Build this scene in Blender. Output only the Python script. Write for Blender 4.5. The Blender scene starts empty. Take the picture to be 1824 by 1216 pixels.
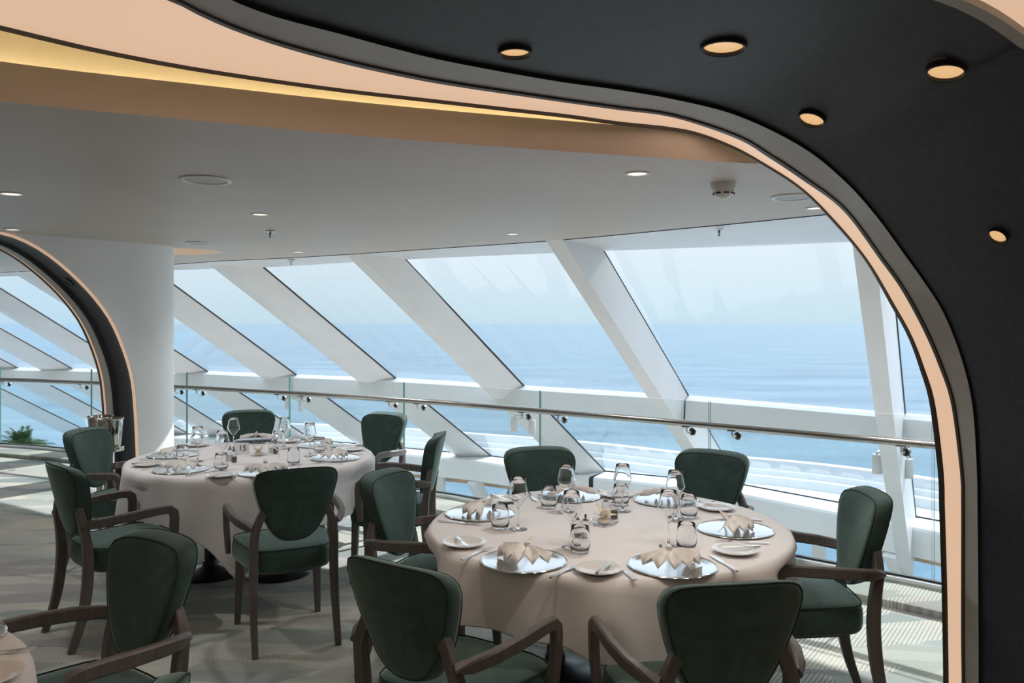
import bpy, bmesh, math, random
from mathutils import Vector, Matrix
from mathutils.geometry import tessellate_polygon
random.seed(7)
S = bpy.context.scene
COL = S.collection
PI = math.pi

# ------------------------------------------------------------------ camera
F, CU, HZ, EYE = 1460.0, 912.0, 575.0, 1.62      # focal length and horizon row in 1824x1216 pixels, eye height
cam = bpy.data.cameras.new('camera'); camo = bpy.data.objects.new('camera', cam); COL.objects.link(camo)
cam.sensor_width = 36; cam.lens = 36 * F / 1824; cam.shift_y = -(608 - HZ) / 1824
cam.clip_end = 60000; cam.clip_start = .05
camo.location = (0, 0, EYE); camo.rotation_euler = (PI / 2, 0, 0)
S.camera = camo

# ------------------------------------------------------------------ sky, sun, exposure
S.view_settings.view_transform = 'Standard'; S.view_settings.look = 'None'
S.view_settings.gamma = 1; S.view_settings.exposure = 0.0; S.view_settings.use_curve_mapping = False
W = bpy.data.worlds.new('sky'); S.world = W; W.use_nodes = True
nt = W.node_tree; nt.nodes.clear()
o_ = nt.nodes.new('ShaderNodeOutputWorld'); bg = nt.nodes.new('ShaderNodeBackground')
tc = nt.nodes.new('ShaderNodeTexCoord'); sx = nt.nodes.new('ShaderNodeSeparateXYZ'); rp = nt.nodes.new('ShaderNodeValToRGB')
nt.links.new(tc.outputs['Generated'], sx.inputs[0]); nt.links.new(sx.outputs['Z'], rp.inputs[0])
e = rp.color_ramp.elements
e[0].position = 0.0; e[0].color = (.60, .80, .91, 1)
e[1].position = .10; e[1].color = (.78, .89, .97, 1)
k = e.new(.03); k.color = (.66, .83, .93, 1)
k = e.new(.45); k.color = (1.30, 1.55, 1.85, 1)
nt.links.new(rp.outputs[0], bg.inputs[0]); bg.inputs[1].default_value = 1.02
nt.links.new(bg.outputs[0], o_.inputs[0])
sun = bpy.data.lights.new('sun', 'SUN'); sun.energy = 5.5; sun.angle = .012; sun.color = (1, .98, .96)
suno = bpy.data.objects.new('sun', sun); COL.objects.link(suno)
suno.rotation_euler = Vector((-.85, -.86, -1.0)).to_track_quat('-Z', 'Y').to_euler()

# ------------------------------------------------------------------ materials
def mat(name, col, rough=.5, metal=0., noise=None, bump=None, emit=None, sheen=0., coat=0., spec=.5):
    m = bpy.data.materials.new(name); m.use_nodes = True
    n = m.node_tree; b = n.nodes['Principled BSDF']
    b.inputs['Base Color'].default_value = (*col, 1); b.inputs['Roughness'].default_value = rough
    b.inputs['Metallic'].default_value = metal; b.inputs['Specular IOR Level'].default_value = spec
    if sheen: b.inputs['Sheen Weight'].default_value = sheen; b.inputs['Sheen Roughness'].default_value = .4
    if coat: b.inputs['Coat Weight'].default_value = coat
    c = n.nodes.new('ShaderNodeTexCoord')
    if noise:                                     # (scale, amount, stretch)
        sc, am, st = noise
        mp = n.nodes.new('ShaderNodeMapping'); mp.inputs['Scale'].default_value = st
        t = n.nodes.new('ShaderNodeTexNoise'); t.inputs['Scale'].default_value = sc; t.inputs['Detail'].default_value = 4
        r = n.nodes.new('ShaderNodeValToRGB')
        lo = [max(0, x * (1 - am)) for x in col]; hi = [min(1, x * (1 + am)) for x in col]
        r.color_ramp.elements[0].position = .3; r.color_ramp.elements[1].position = .7
        r.color_ramp.elements[0].color = (*lo, 1); r.color_ramp.elements[1].color = (*hi, 1)
        n.links.new(c.outputs['Object'], mp.inputs[0]); n.links.new(mp.outputs[0], t.inputs['Vector'])
        n.links.new(t.outputs['Fac'], r.inputs[0]); n.links.new(r.outputs[0], b.inputs['Base Color'])
    if bump:                                      # (scale, strength, distance)
        t = n.nodes.new('ShaderNodeTexNoise'); t.inputs['Scale'].default_value = bump[0]; t.inputs['Detail'].default_value = 3
        bp = n.nodes.new('ShaderNodeBump'); bp.inputs['Strength'].default_value = bump[1]; bp.inputs['Distance'].default_value = bump[2]
        n.links.new(c.outputs['Object'], t.inputs['Vector']); n.links.new(t.outputs['Fac'], bp.inputs['Height'])
        n.links.new(bp.outputs[0], b.inputs['Normal'])
    if emit:
        b.inputs['Emission Color'].default_value = (*emit[0], 1); b.inputs['Emission Strength'].default_value = emit[1]
    return m

def glass_mat(name, tint=(1, 1, 1), edge=(.9, .95, .95), ior=1.5, rough=0.0, edge_pow=.0):
    m = bpy.data.materials.new(name); m.use_nodes = True
    n = m.node_tree; n.nodes.clear()
    out = n.nodes.new('ShaderNodeOutputMaterial'); tr = n.nodes.new('ShaderNodeBsdfTransparent'); gl = n.nodes.new('ShaderNodeBsdfGlossy')
    gl.inputs['Roughness'].default_value = rough
    lf = n.nodes.new('ShaderNodeLayerWeight'); lf.inputs['Blend'].default_value = .5
    pw = n.nodes.new('ShaderNodeMath'); pw.operation = 'POWER'; pw.inputs[1].default_value = 5
    fr = n.nodes.new('ShaderNodeMapRange'); r0 = ((ior - 1) / (ior + 1)) ** 2; fr.inputs[3].default_value = r0; fr.inputs[4].default_value = 1
    n.links.new(lf.outputs['Facing'], pw.inputs[0]); n.links.new(pw.outputs[0], fr.inputs[0])
    mx = n.nodes.new('ShaderNodeMixShader')
    tr.inputs[0].default_value = (*tint, 1)
    if edge_pow:
        lw = n.nodes.new('ShaderNodeLayerWeight'); lw.inputs['Blend'].default_value = edge_pow
        cm = n.nodes.new('ShaderNodeMix'); cm.data_type = 'RGBA'
        cm.inputs[6].default_value = (*tint, 1); cm.inputs[7].default_value = (*edge, 1)
        n.links.new(lw.outputs['Facing'], cm.inputs[0]); n.links.new(cm.outputs[2], tr.inputs[0])
    n.links.new(fr.outputs[0], mx.inputs[0]); n.links.new(tr.outputs[0], mx.inputs[1]); n.links.new(gl.outputs[0], mx.inputs[2])
    n.links.new(mx.outputs[0], out.inputs[0])
    return m

M = {}
M['white_paint'] = mat('white_paint', (.80, .80, .80), .35, noise=(3, .03, (1, 1, 1)))
M['bulwark'] = mat('bulwark_paint', (.60, .63, .65), .5, noise=(3, .03, (1, 1, 1)))
M['plaster'] = mat('plaster', (.88, .88, .88), .55, noise=(2, .03, (1, 1, 1)), bump=(60, .04, .002))
M['ceiling'] = mat('ceiling_gloss', (.60, .54, .485), .45, noise=(1.2, .03, (1, 1, 1)), bump=(1.6, .08, .02), spec=.16)
M['fascia'] = mat('fascia_paint', (.90, .80, .73), .5, noise=(2, .03, (1, 1, 1)))
M['navy'] = mat('navy_soffit', (.022, .025, .036), .55, noise=(40, .25, (1, 1, 1)), bump=(300, .1, .001))
M['trim_grey'] = mat('trim_grey', (.44, .43, .415), .45, noise=(8, .06, (1, 1, 1)))
M['trim_dark'] = mat('trim_dark', (.05, .045, .042), .4, noise=(8, .06, (1, 1, 1)))
M['peach'] = mat('peach_backlit', (.30, .25, .22), .5, emit=((.70, .46, .31), .96), noise=(2, .03, (1, 1, 1)))
M['cove_led'] = mat('cove_led', (.9, .8, .5), .5, emit=((1.0, .79, .47), 6.2))
M['peach_dim'] = mat('peach_backlit_strip', (.30, .25, .22), .5, emit=((.70, .44, .29), .70), noise=(2, .03, (1, 1, 1)))
M['cove_paint'] = mat('cove_paint', (.85, .80, .68), .6, noise=(2, .02, (1, 1, 1)))
M['glass'] = glass_mat('window_glass', (.97, .985, .99), ior=1.75)
M['balglass'] = glass_mat('balustrade_glass', (.95, .975, .965), ior=1.25)
M['glassedge'] = mat('glass_edge_green', (.12, .30, .26), .15, noise=(5, .1, (1, 1, 1)))
M['ware'] = glass_mat('table_glass', (.985, .985, .99), (.74, .74, .78), ior=1.7, edge_pow=.22)
def crystal():
    m = mat('crystal_glass', (.985, .985, .99), 0.0); b = m.node_tree.nodes['Principled BSDF']
    b.inputs['Transmission Weight'].default_value = 1.0; b.inputs['IOR'].default_value = 1.48; return m
M['crystal'] = crystal()
M['steel'] = mat('polished_steel', (.62, .60, .58), .16, 1., noise=(30, .05, (1, 1, 1)))
M['brushed'] = mat('brushed_rail', (.44, .425, .41), .27, 1., noise=(60, .12, (1, 1, 1)))
M['silver'] = mat('silver_plate', (.80, .80, .80), .12, 1., noise=(20, .03, (1, 1, 1)))
M['bucket'] = mat('bucket_steel', (.55, .53, .50), .08, 1., noise=(8, .05, (1, 1, 1)))
M['alu'] = mat('alu_channel', (.66, .68, .70), .3, .6, noise=(30, .05, (1, 1, 1)))
M['gasket'] = mat('black_gasket', (.012, .014, .018), .4, noise=(30, .2, (1, 1, 1)))
M['base'] = mat('black_base', (.018, .020, .024), .32, noise=(30, .15, (1, 1, 1)))
M['porcelain'] = mat('porcelain', (.82, .81, .79), .12, coat=.3, noise=(5, .02, (1, 1, 1)))
M['cloth'] = mat('tablecloth', (.84, .83, .85), .8, noise=(4, .03, (1, 1, 1)), bump=(14, .10, .006), sheen=.15)
M['napkin'] = mat('napkin', (.86, .84, .83), .85, noise=(40, .05, (1, 1, 1)), bump=(250, .12, .001))
M['wood'] = mat('taupe_wood', (.125, .112, .105), .45, noise=(6, .18, (9, 9, 1)), bump=(90, .05, .001))
M['teak'] = mat('teak', (.62, .42, .26), .5, noise=(6, .15, (1, 1, 9)))
M['pepper'] = mat('peppercorns', (.11, .085, .07), .8, noise=(400, .7, (1, 1, 1)))
M['salt'] = mat('salt', (.75, .74, .73), .8, noise=(300, .1, (1, 1, 1)))
M['petal'] = mat('petal', (.86, .80, .70), .6, noise=(30, .05, (1, 1, 1)))
M['pollen'] = mat('pollen', (.80, .62, .12), .7, noise=(90, .2, (1, 1, 1)))
M['card'] = mat('card', (.82, .81, .84), .6, noise=(30, .02, (1, 1, 1)))
M['ink'] = mat('ink', (.03, .03, .04), .6, noise=(30, .1, (1, 1, 1)))
M['leaf'] = mat('palm_leaf', (.06, .16, .04), .45, noise=(9, .4, (1, 1, 1)))
M['soil'] = mat('soil', (.05, .035, .025), .9, noise=(60, .4, (1, 1, 1)))
M['pot'] = mat('pot', (.5, .48, .45), .5, noise=(9, .1, (1, 1, 1)))
M['plastic'] = mat('white_plastic', (.72, .71, .70), .35, noise=(9, .03, (1, 1, 1)))
M['plastic_dark'] = mat('vent_dark', (.03, .03, .03), .5, noise=(9, .1, (1, 1, 1)))
M['grille'] = mat('speaker_grille', (.50, .485, .465), .5, noise=(300, .12, (1, 1, 1)))
M['lens_warm'] = mat('lens_warm', (.5, .4, .25), .4, emit=((1.0, .60, .27), .72))
M['lens_white'] = mat('lens_white', (.9, .85, .8), .4, emit=((1.0, .80, .62), 1.6))
M['gutter'] = mat('gutter_grey', (.42, .47, .52), .5, noise=(5, .05, (1, 1, 1)))
M['backwall'] = mat('back_wall', (.22, .17, .13), .6, noise=(3, .15, (1, 1, 6)))

def velvet():
    m = mat('green_velvet', (.036, .075, .064), .75, sheen=.7)
    n = m.node_tree; b = n.nodes['Principled BSDF']
    b.inputs['Sheen Tint'].default_value = (.60, .82, .76, 1)
    c = n.nodes.new('ShaderNodeTexCoord')
    t = n.nodes.new('ShaderNodeTexNoise'); t.inputs['Scale'].default_value = 7; t.inputs['Detail'].default_value = 5; t.inputs['Distortion'].default_value = 1.2
    r = n.nodes.new('ShaderNodeValToRGB')
    r.color_ramp.elements[0].position = .32; r.color_ramp.elements[0].color = (.025, .056, .048, 1)
    r.color_ramp.elements[1].position = .72; r.color_ramp.elements[1].color = (.050, .104, .091, 1)
    n.links.new(c.outputs['Object'], t.inputs['Vector']); n.links.new(t.outputs['Fac'], r.inputs[0]); n.links.new(r.outputs[0], b.inputs['Base Color'])
    t2 = n.nodes.new('ShaderNodeTexNoise'); t2.inputs['Scale'].default_value = 500
    bp = n.nodes.new('ShaderNodeBump'); bp.inputs['Strength'].default_value = .12; bp.inputs['Distance'].default_value = .001
    n.links.new(c.outputs['Object'], t2.inputs['Vector']); n.links.new(t2.outputs['Fac'], bp.inputs['Height']); n.links.new(bp.outputs[0], b.inputs['Normal'])
    return m
M['velvet'] = velvet()
M['piping'] = mat('velvet_piping', (.022, .045, .036), .8, noise=(60, .1, (1, 1, 1)))

def carpet():
    m = bpy.data.materials.new('patterned_carpet'); m.use_nodes = True
    n = m.node_tree; b = n.nodes['Principled BSDF']; b.inputs['Roughness'].default_value = .95; b.inputs['Specular IOR Level'].default_value = .1
    L = n.links.new
    N = lambda t: n.nodes.new(t)
    c = N('ShaderNodeTexCoord')
    def shards(rot, sx_, sy_, seed):
        mp = N('ShaderNodeMapping'); mp.inputs['Rotation'].default_value = (0, 0, rot); mp.inputs['Scale'].default_value = (sx_, sy_, 1); mp.inputs['Location'].default_value = (seed, seed * 1.7, 0)
        v = N('ShaderNodeTexVoronoi'); v.inputs['Scale'].default_value = 1.0; v.distance = 'MANHATTAN'; v.inputs['Randomness'].default_value = 1.0
        L(c.outputs['Object'], mp.inputs[0]); L(mp.outputs[0], v.inputs['Vector'])
        s = N('ShaderNodeSeparateColor'); L(v.outputs['Color'], s.inputs[0])
        return s
    a = shards(.45, 1.5, 4.0, 3.1); d = shards(-.5, 1.3, 4.6, 8.4)
    r = N('ShaderNodeValToRGB'); r.color_ramp.interpolation = 'CONSTANT'
    pal = [(0, (.38, .42, .39)), (.2, (.49, .51, .46)), (.42, (.29, .335, .335)), (.58, (.56, .55, .48)), (.74, (.41, .385, .395)), (.88, (.43, .49, .47))]
    while len(r.color_ramp.elements) < len(pal): r.color_ramp.elements.new(.5)
    for el, (p, col) in zip(r.color_ramp.elements, pal): el.position = p; el.color = (*col, 1)
    L(a.outputs[0], r.inputs[0])
    r2 = N('ShaderNodeValToRGB'); r2.color_ramp.interpolation = 'CONSTANT'
    while len(r2.color_ramp.elements) < len(pal): r2.color_ramp.elements.new(.5)
    for el, (p, col) in zip(r2.color_ramp.elements, pal): el.position = p; el.color = (*col, 1)
    L(d.outputs[1], r2.inputs[0])
    mxp = N('ShaderNodeMix'); mxp.data_type = 'RGBA'; mxp.inputs[0].default_value = .32
    L(r.outputs[0], mxp.inputs[6]); L(r2.outputs[0], mxp.inputs[7])
    # light hatched shards: bands of fine stripes lying over the ground
    w = N('ShaderNodeTexWave'); w.inputs['Scale'].default_value = 16; w.inputs['Distortion'].default_value = 0; w.bands_direction = 'X'
    mw = N('ShaderNodeMapping'); mw.inputs['Rotation'].default_value = (0, 0, .62)
    L(c.outputs['Object'], mw.inputs[0]); L(mw.outputs[0], w.inputs['Vector'])
    gt = N('ShaderNodeMath'); gt.operation = 'GREATER_THAN'; gt.inputs[1].default_value = .54
    L(d.outputs[0], gt.inputs[0])
    mu = N('ShaderNodeMath'); mu.operation = 'MULTIPLY'; L(w.outputs['Fac'], mu.inputs[0]); L(gt.outputs[0], mu.inputs[1])
    mx = N('ShaderNodeMix'); mx.data_type = 'RGBA'; mx.inputs[7].default_value = (.68, .655, .58, 1)
    mul = N('ShaderNodeMath'); mul.operation = 'MULTIPLY'; mul.inputs[1].default_value = .9
    L(mu.outputs[0], mul.inputs[0]); L(mul.outputs[0], mx.inputs[0]); L(mxp.outputs[2], mx.inputs[6])
    w2 = N('ShaderNodeTexWave'); w2.inputs['Scale'].default_value = 34; w2.bands_direction = 'Y'
    L(mw.outputs[0], w2.inputs['Vector'])
    t = N('ShaderNodeTexNoise'); t.inputs['Scale'].default_value = 260; t.inputs['Detail'].default_value = 2
    L(c.outputs['Object'], t.inputs['Vector'])
    add = N('ShaderNodeMath'); L(w2.outputs['Fac'], add.inputs[0]); L(t.outputs['Fac'], add.inputs[1])
    rr = N('ShaderNodeMapRange'); rr.inputs[1].default_value = .2; rr.inputs[2].default_value = 1.6; rr.inputs[3].default_value = .72; rr.inputs[4].default_value = 1.22
    L(add.outputs[0], rr.inputs[0])
    vm = N('ShaderNodeVectorMath'); vm.operation = 'SCALE'; L(mx.outputs[2], vm.inputs[0]); L(rr.outputs[0], vm.inputs['Scale'])
    L(vm.outputs[0], b.inputs['Base Color'])
    bp = N('ShaderNodeBump'); bp.inputs['Strength'].default_value = .3; bp.inputs['Distance'].default_value = .003
    L(add.outputs[0], bp.inputs['Height']); L(bp.outputs[0], b.inputs['Normal'])
    return m
M['carpet'] = carpet()

def sea():
    m = bpy.data.materials.new('sea_water'); m.use_nodes = True
    n = m.node_tree; b = n.nodes['Principled BSDF']; L = n.links.new
    b.inputs['Base Color'].default_value = (.16, .42, .60, 1); b.inputs['Roughness'].default_value = .22; b.inputs['IOR'].default_value = 1.33
    c = n.nodes.new('ShaderNodeTexCoord')
    mp = n.nodes.new('ShaderNodeMapping'); mp.inputs['Scale'].default_value = (.012, .05, 1); mp.inputs['Rotation'].default_value = (0, 0, .12)
    t = n.nodes.new('ShaderNodeTexNoise'); t.inputs['Scale'].default_value = 1; t.inputs['Detail'].default_value = 8; t.inputs['Roughness'].default_value = .62
    r = n.nodes.new('ShaderNodeValToRGB')
    r.color_ramp.elements[0].position = .34; r.color_ramp.elements[0].color = (.03, .12, .21, 1)
    r.color_ramp.elements[1].position = .68; r.color_ramp.elements[1].color = (.12, .25, .34, 1)
    L(c.outputs['Object'], mp.inputs[0]); L(mp.outputs[0], t.inputs['Vector']); L(t.outputs['Fac'], r.inputs[0]); L(r.outputs[0], b.inputs['Base Color'])
    t2 = n.nodes.new('ShaderNodeTexNoise'); t2.inputs['Scale'].default_value = .5; t2.inputs['Detail'].default_value = 5
    bp = n.nodes.new('ShaderNodeBump'); bp.inputs['Strength'].default_value = .14; bp.inputs['Distance'].default_value = .4
    L(c.outputs['Object'], t2.inputs['Vector']); L(t2.outputs['Fac'], bp.inputs['Height']); L(bp.outputs[0], b.inputs['Normal'])
    return m
M['sea'] = sea()

def tile_mat():
    m = bpy.data.materials.new('deck_tiles'); m.use_nodes = True
    n = m.node_tree; b = n.nodes['Principled BSDF']; L = n.links.new; b.inputs['Roughness'].default_value = .5
    c = n.nodes.new('ShaderNodeTexCoord'); mp = n.nodes.new('ShaderNodeMapping'); mp.inputs['Rotation'].default_value = (0, 0, .6)
    k = n.nodes.new('ShaderNodeTexBrick'); k.offset = 0; k.inputs['Scale'].default_value = 1.0
    k.inputs['Color1'].default_value = (.74, .71, .66, 1); k.inputs['Color2'].default_value = (.68, .66, .61, 1); k.inputs['Mortar'].default_value = (.55, .54, .52, 1)
    k.inputs['Mortar Size'].default_value = .012; k.inputs['Brick Width'].default_value = .6; k.inputs['Row Height'].default_value = .6
    L(c.outputs['Object'], mp.inputs[0]); L(mp.outputs[0], k.inputs['Vector']); L(k.outputs['Color'], b.inputs['Base Color'])
    return m
M['tiles'] = tile_mat()

# ------------------------------------------------------------------ helpers
def px(u, v, q):
    """point q metres below eye level on the photograph's pixel u, v"""
    d = F * q / (v - HZ)
    return Vector(((u - CU) / F * d, d, EYE - q))
def pd(u, v, d):
    return Vector(((u - CU) / F * d, d, EYE - (v - HZ) / F * d))

def link(o, parent=None):
    COL.objects.link(o)
    if parent is not None: o.parent = parent
    return o
def mesh(name, vs, fs, m=None, parent=None, smooth=40, mats=None, fm=None):
    me = bpy.data.meshes.new(name); me.from_pydata([tuple(v) for v in vs], [], fs)
    bm = bmesh.new(); bm.from_mesh(me); bmesh.ops.recalc_face_normals(bm, faces=bm.faces); bm.to_mesh(me); bm.free()
    for mm in (mats or [m]): me.materials.append(mm)
    if fm:
        for p, i in zip(me.polygons, fm): p.material_index = i
    if smooth:
        me.shade_smooth(); me.set_sharp_from_angle(angle=math.radians(smooth))
    me.update()
    return link(bpy.data.objects.new(name, me), parent)
def tag(o, label=None, cat=None, group=None, kind=None):
    if label: o['label'] = label
    if cat: o['category'] = cat
    if group: o['group'] = group
    if kind: o['kind'] = kind
    return o
def empty(name, loc, rz=0, label=None, cat=None, group=None, kind=None):
    o = bpy.data.objects.new(name, None); link(o); o.location = loc; o.rotation_euler = (0, 0, rz); o.empty_display_size = .05
    return tag(o, label, cat, group, kind)
def copy_tree(o, parent=None):
    c = o.copy(); COL.objects.link(c)
    if parent is not None: c.parent = parent
    for ch in list(o.children): copy_tree(ch, c)
    return c
class MB:
    """collects vertices and faces of one mesh"""
    def __init__(s): s.v = []; s.f = []; s.m = []
    def add(s, vs, fs, mi=0):
        k = len(s.v); s.v += [Vector(x) for x in vs]; s.f += [tuple(i + k for i in f) for f in fs]; s.m += [mi] * len(fs); return s
    def box(s, c, d, mi=0, rz=0):
        x, y, z = d[0] / 2, d[1] / 2, d[2] / 2; R = Matrix.Rotation(rz, 3, 'Z')
        vs = [R @ Vector((i * x, j * y, k * z)) + Vector(c) for i in (-1, 1) for j in (-1, 1) for k in (-1, 1)]
        return s.add(vs, [(0, 1, 3, 2), (4, 6, 7, 5), (0, 4, 5, 1), (2, 3, 7, 6), (0, 2, 6, 4), (1, 5, 7, 3)], mi)
    def lathe(s, prof, n=24, c=(0, 0, 0), mi=0, cap=True):
        c = Vector(c); vs = []; fs = []
        for r, z in prof:
            for i in range(n):
                a = 2 * PI * i / n; vs.append(c + Vector((r * math.cos(a), r * math.sin(a), z)))
        for j in range(len(prof) - 1):
            for i in range(n):
                a, b = j * n + i, j * n + (i + 1) % n; fs.append((a, b, b + n, a + n))
        if cap:
            if prof[0][0] > 1e-6: fs.append(tuple(range(n))[::-1])
            if prof[-1][0] > 1e-6: fs.append(tuple(range((len(prof) - 1) * n, len(prof) * n)))
        return s.add(vs, fs, mi)
    def sweep(s, pts, secs, sides=None, mi=0, closed=False):
        """rectangle or polygon section swept along pts; secs: list of 2d polygons (side, up) or one polygon"""
        pts = [Vector(p) for p in pts]; n = len(pts); rings = []
        for i, p in enumerate(pts):
            if closed: t = (pts[(i + 1) % n] - pts[i - 1]).normalized()
            else: t = (pts[min(i + 1, n - 1)] - pts[max(i - 1, 0)]).normalized()
            sd = Vector(sides[i]) if sides else t.cross(Vector((0, 0, 1)))
            if sd.length < 1e-5: sd = Vector((1, 0, 0))
            sd = (sd - t * sd.dot(t)).normalized(); up = sd.cross(t)
            sec = secs[i] if isinstance(secs[0][0], (tuple, list)) else secs
            rings.append([p + sd * a + up * b for a, b in sec])
        k = len(rings[0]); vs = [v for r in rings for v in r]; fs = []
        for j in range(n if closed else n - 1):
            jn = (j + 1) % n
            for i in range(k): fs.append((j * k + i, j * k + (i + 1) % k, jn * k + (i + 1) % k, jn * k + i))
        if not closed: fs += [tuple(range(k))[::-1], tuple(range((n - 1) * k, n * k))]
        return s.add(vs, fs, mi)
    def tube(s, pts, r, n=10, mi=0, closed=False):
        rr = r if isinstance(r, (list, tuple)) else [r] * len(pts)
        secs = [[(x * math.cos(2 * PI * i / n), x * math.sin(2 * PI * i / n)) for i in range(n)] for x in rr]
        return s.sweep(pts, secs, mi=mi, closed=closed)
    def loft(s, lines, mi=0, closed=False):
        k = len(lines[0]); vs = [v for l in lines for v in l]; fs = []
        m = len(lines)
        for j in range(m if closed else m - 1):
            jn = (j + 1) % m
            for i in range(k - 1): fs.append((j * k + i, j * k + i + 1, jn * k + i + 1, jn * k + i))
        return s.add(vs, fs, mi)
    def build(s, name, m=None, parent=None, smooth=40, mats=None):
        return mesh(name, s.v, s.f, m, parent, smooth, mats, s.m if mats else None)
def rect(w, h, c=.0):
    w /= 2; h /= 2
    if not c: return [(-w, -h), (w, -h), (w, h), (-w, h)]
    return [(-w + c, -h), (w - c, -h), (w, -h + c), (w, h - c), (w - c, h), (-w + c, h), (-w, h - c), (-w, -h + c)]
def spline(pts, n):
    """Catmull-Rom through pts, resampled to n points of equal spacing"""
    P = [Vector(p) for p in pts]; P = [P[0] * 2 - P[1]] + P + [P[-1] * 2 - P[-2]]; out = []
    for i in range(1, len(P) - 2):
        p0, p1, p2, p3 = P[i - 1:i + 3]
        for j in range(24):
            t = j / 24
            out.append(.5 * ((2 * p1) + (p2 - p0) * t + (2 * p0 - 5 * p1 + 4 * p2 - p3) * t * t + (3 * p1 - p0 - 3 * p2 + p3) * t ** 3))
    out.append(P[-2]); L = [0]
    for a, b in zip(out, out[1:]): L.append(L[-1] + (b - a).length)
    res = []; j = 0
    for i in range(n):
        x = L[-1] * i / (n - 1)
        while j < len(L) - 2 and L[j + 1] < x: j += 1
        w = (x - L[j]) / max(1e-9, L[j + 1] - L[j]); res.append(out[j].lerp(out[j + 1], min(1, w)))
    return res
def offset(line, d):
    """plan offset of a polyline, positive = to the outward (sea) side, curves run left to right"""
    out = []
    for i, p in enumerate(line):
        t = line[min(i + 1, len(line) - 1)] - line[max(i - 1, 0)]; t.z = 0; t.normalize()
        out.append(p + Vector((-t.y, t.x, 0)) * d)
    return out
def setz(line, z): return [Vector((p.x, p.y, z)) for p in line]
def fill(name, outer, holes, z, m, parent=None, flip=False):
    """flat polygon with holes"""
    bm = bmesh.new(); es = []
    for loop in [outer] + holes:
        vs = [bm.verts.new((p[0], p[1], z)) for p in loop]
        es += [bm.edges.new((vs[i], vs[(i + 1) % len(vs)])) for i in range(len(vs))]
    bmesh.ops.triangle_fill(bm, use_beauty=True, use_dissolve=False, edges=es)
    me = bpy.data.meshes.new(name); bm.to_mesh(me); bm.free(); me.materials.append(m)
    return link(bpy.data.objects.new(name, me), parent)
def hit(line, u):
    """where the sight line of column u crosses a plan polyline"""
    k = (u - CU) / F
    for a, b in zip(line, line[1:]):
        fa, fb = a.x - k * a.y, b.x - k * b.y
        if fa * fb <= 0 and fa != fb: return a.lerp(b, fa / (fa - fb))
    return line[-1]
def struct(o): o['kind'] = 'structure'; return o

# ------------------------------------------------------------------ setting: plan curves
ZC = 2.30                     # grey ceiling
QR = .80; ZR = EYE + QR               # backlit ring and dark soffit
rail_pts = [(-13.5, 12.2), (-9.6, 11.45), (-6.6, 10.5), (-5.65, 10.15), (-3.92, 9.36), (-2.2, 8.42), (-.705, 7.49), (-.245, 7.14), (1.0, 6.16), (2.245, 5.11), (2.56, 4.83), (3.35, 4.02), (4.3, 2.8)]
GL = spline([Vector((x, y, 0)) for x, y in rail_pts], 160)      # glass balustrade line
names_b = ['t', 'u', 'v', 'w', 'x', 'y', 'a', 'b', 'c', 'd', 'e', 'f']
I0 = dict(t=(-11.4, 12.1), u=(-10.26, 11.96), v=(-9.16, 11.68), w=(-7.96, 11.4), x=(-6.6, 10.86), y=(-4.95, 10.0))
BM = {}
def vec(*a): return Vector(a)
for n_, d_ in (('t', (.485, 1)), ('u', (.48, 1)), ('v', (.48, 1)), ('w', (.45, 1)), ('x', (.50, 1)), ('y', (.50, 1))):
    i = vec(*I0[n_], EYE + .68) + vec(.09, -.05, 0); D = vec(d_[0] * 2.3, 2.3, -1.44)
    g = i + vec(.50, .06, -.04) + vec(.0, .0, 0); t = g + D; s_ = t + D * (1.4 / 1.44)
    BM[n_] = (g, t, s_, i)
def bdef(n_, g, t, s_, i, qt=.8):
    BM[n_] = (px(g[0], g[1], -.64), px(t[0], t[1], qt), px(s_[0], s_[1], 2.2), px(i[0], i[1], -.68))
bdef('a', (470, 476), (708, 676), (875, 812), (386, 469))
bdef('b', (722, 462), (936, 690), (1078, 839), (638, 452))
bdef('c', (1075, 447), (1228, 708), (1318, 862), (1003, 427))
bdef('d', (1583, 427), (1612, 740), (1631, 920), (1541, 382), .87)
BM['e'] = tuple(p + vec(1.9, -2.3, 0) for p in BM['d']); BM['f'] = tuple(p + vec(1.2, -2.6, 0) for p in BM['e'])
edge_img = [(310, 470), (386, 464.5), (500, 459.5), (628, 452), (800, 440.5), (990, 427.5), (1200, 408), (1470, 381.5)]
CE = [vec(-13.5, 12.4, ZC), vec(-11.4, 12.1, ZC), vec(-9.16, 11.68, ZC), vec(-7.96, 11.4, ZC), vec(-6.6, 10.86, ZC)] + [px(u, v, -.68) for u, v in edge_img] + [BM['e'][3] - vec(.1, 0, 0), BM['f'][3] - vec(.1, 0, 0)]
CE = spline(CE, 120)
GH = spline([BM[n_][0] for n_ in names_b], 121)     # glass head
TR = spline([BM[n_][1] for n_ in names_b], 121)     # transom line
SL = spline([BM[n_][2] for n_ in names_b], 121)     # sill line

# ------------------------------------------------------------------ setting: floor, ceiling, walls
fl = [p for p in GL]
outer = [vec(-13.5, -4, 0)] + [p + vec(0, .0, 0) for p in offset(fl, .10)] + [vec(4.6, -4, 0)]
mb = MB(); n_ = len(outer)
floor = fill('floor', outer, [], 0.0, M['carpet']); struct(floor)
slab = MB(); lo = offset(fl, .10)
slab.loft([setz(lo, 0), setz(lo, -.42), setz(offset(fl, -3), -.42)])
slab.build('trim_3', M['white_paint'], smooth=0)['kind'] = 'structure'
# carpeted curb under the balustrade
cb = MB(); a_, b_ = offset(fl, -.40), offset(fl, .0)
cb.loft([setz(a_, .0), setz(a_, .04), setz(offset(fl, -.385), .046), setz(b_, .046), setz(b_, 0)])
struct(cb.build('trim_4', M['carpet'], smooth=30))

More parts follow.
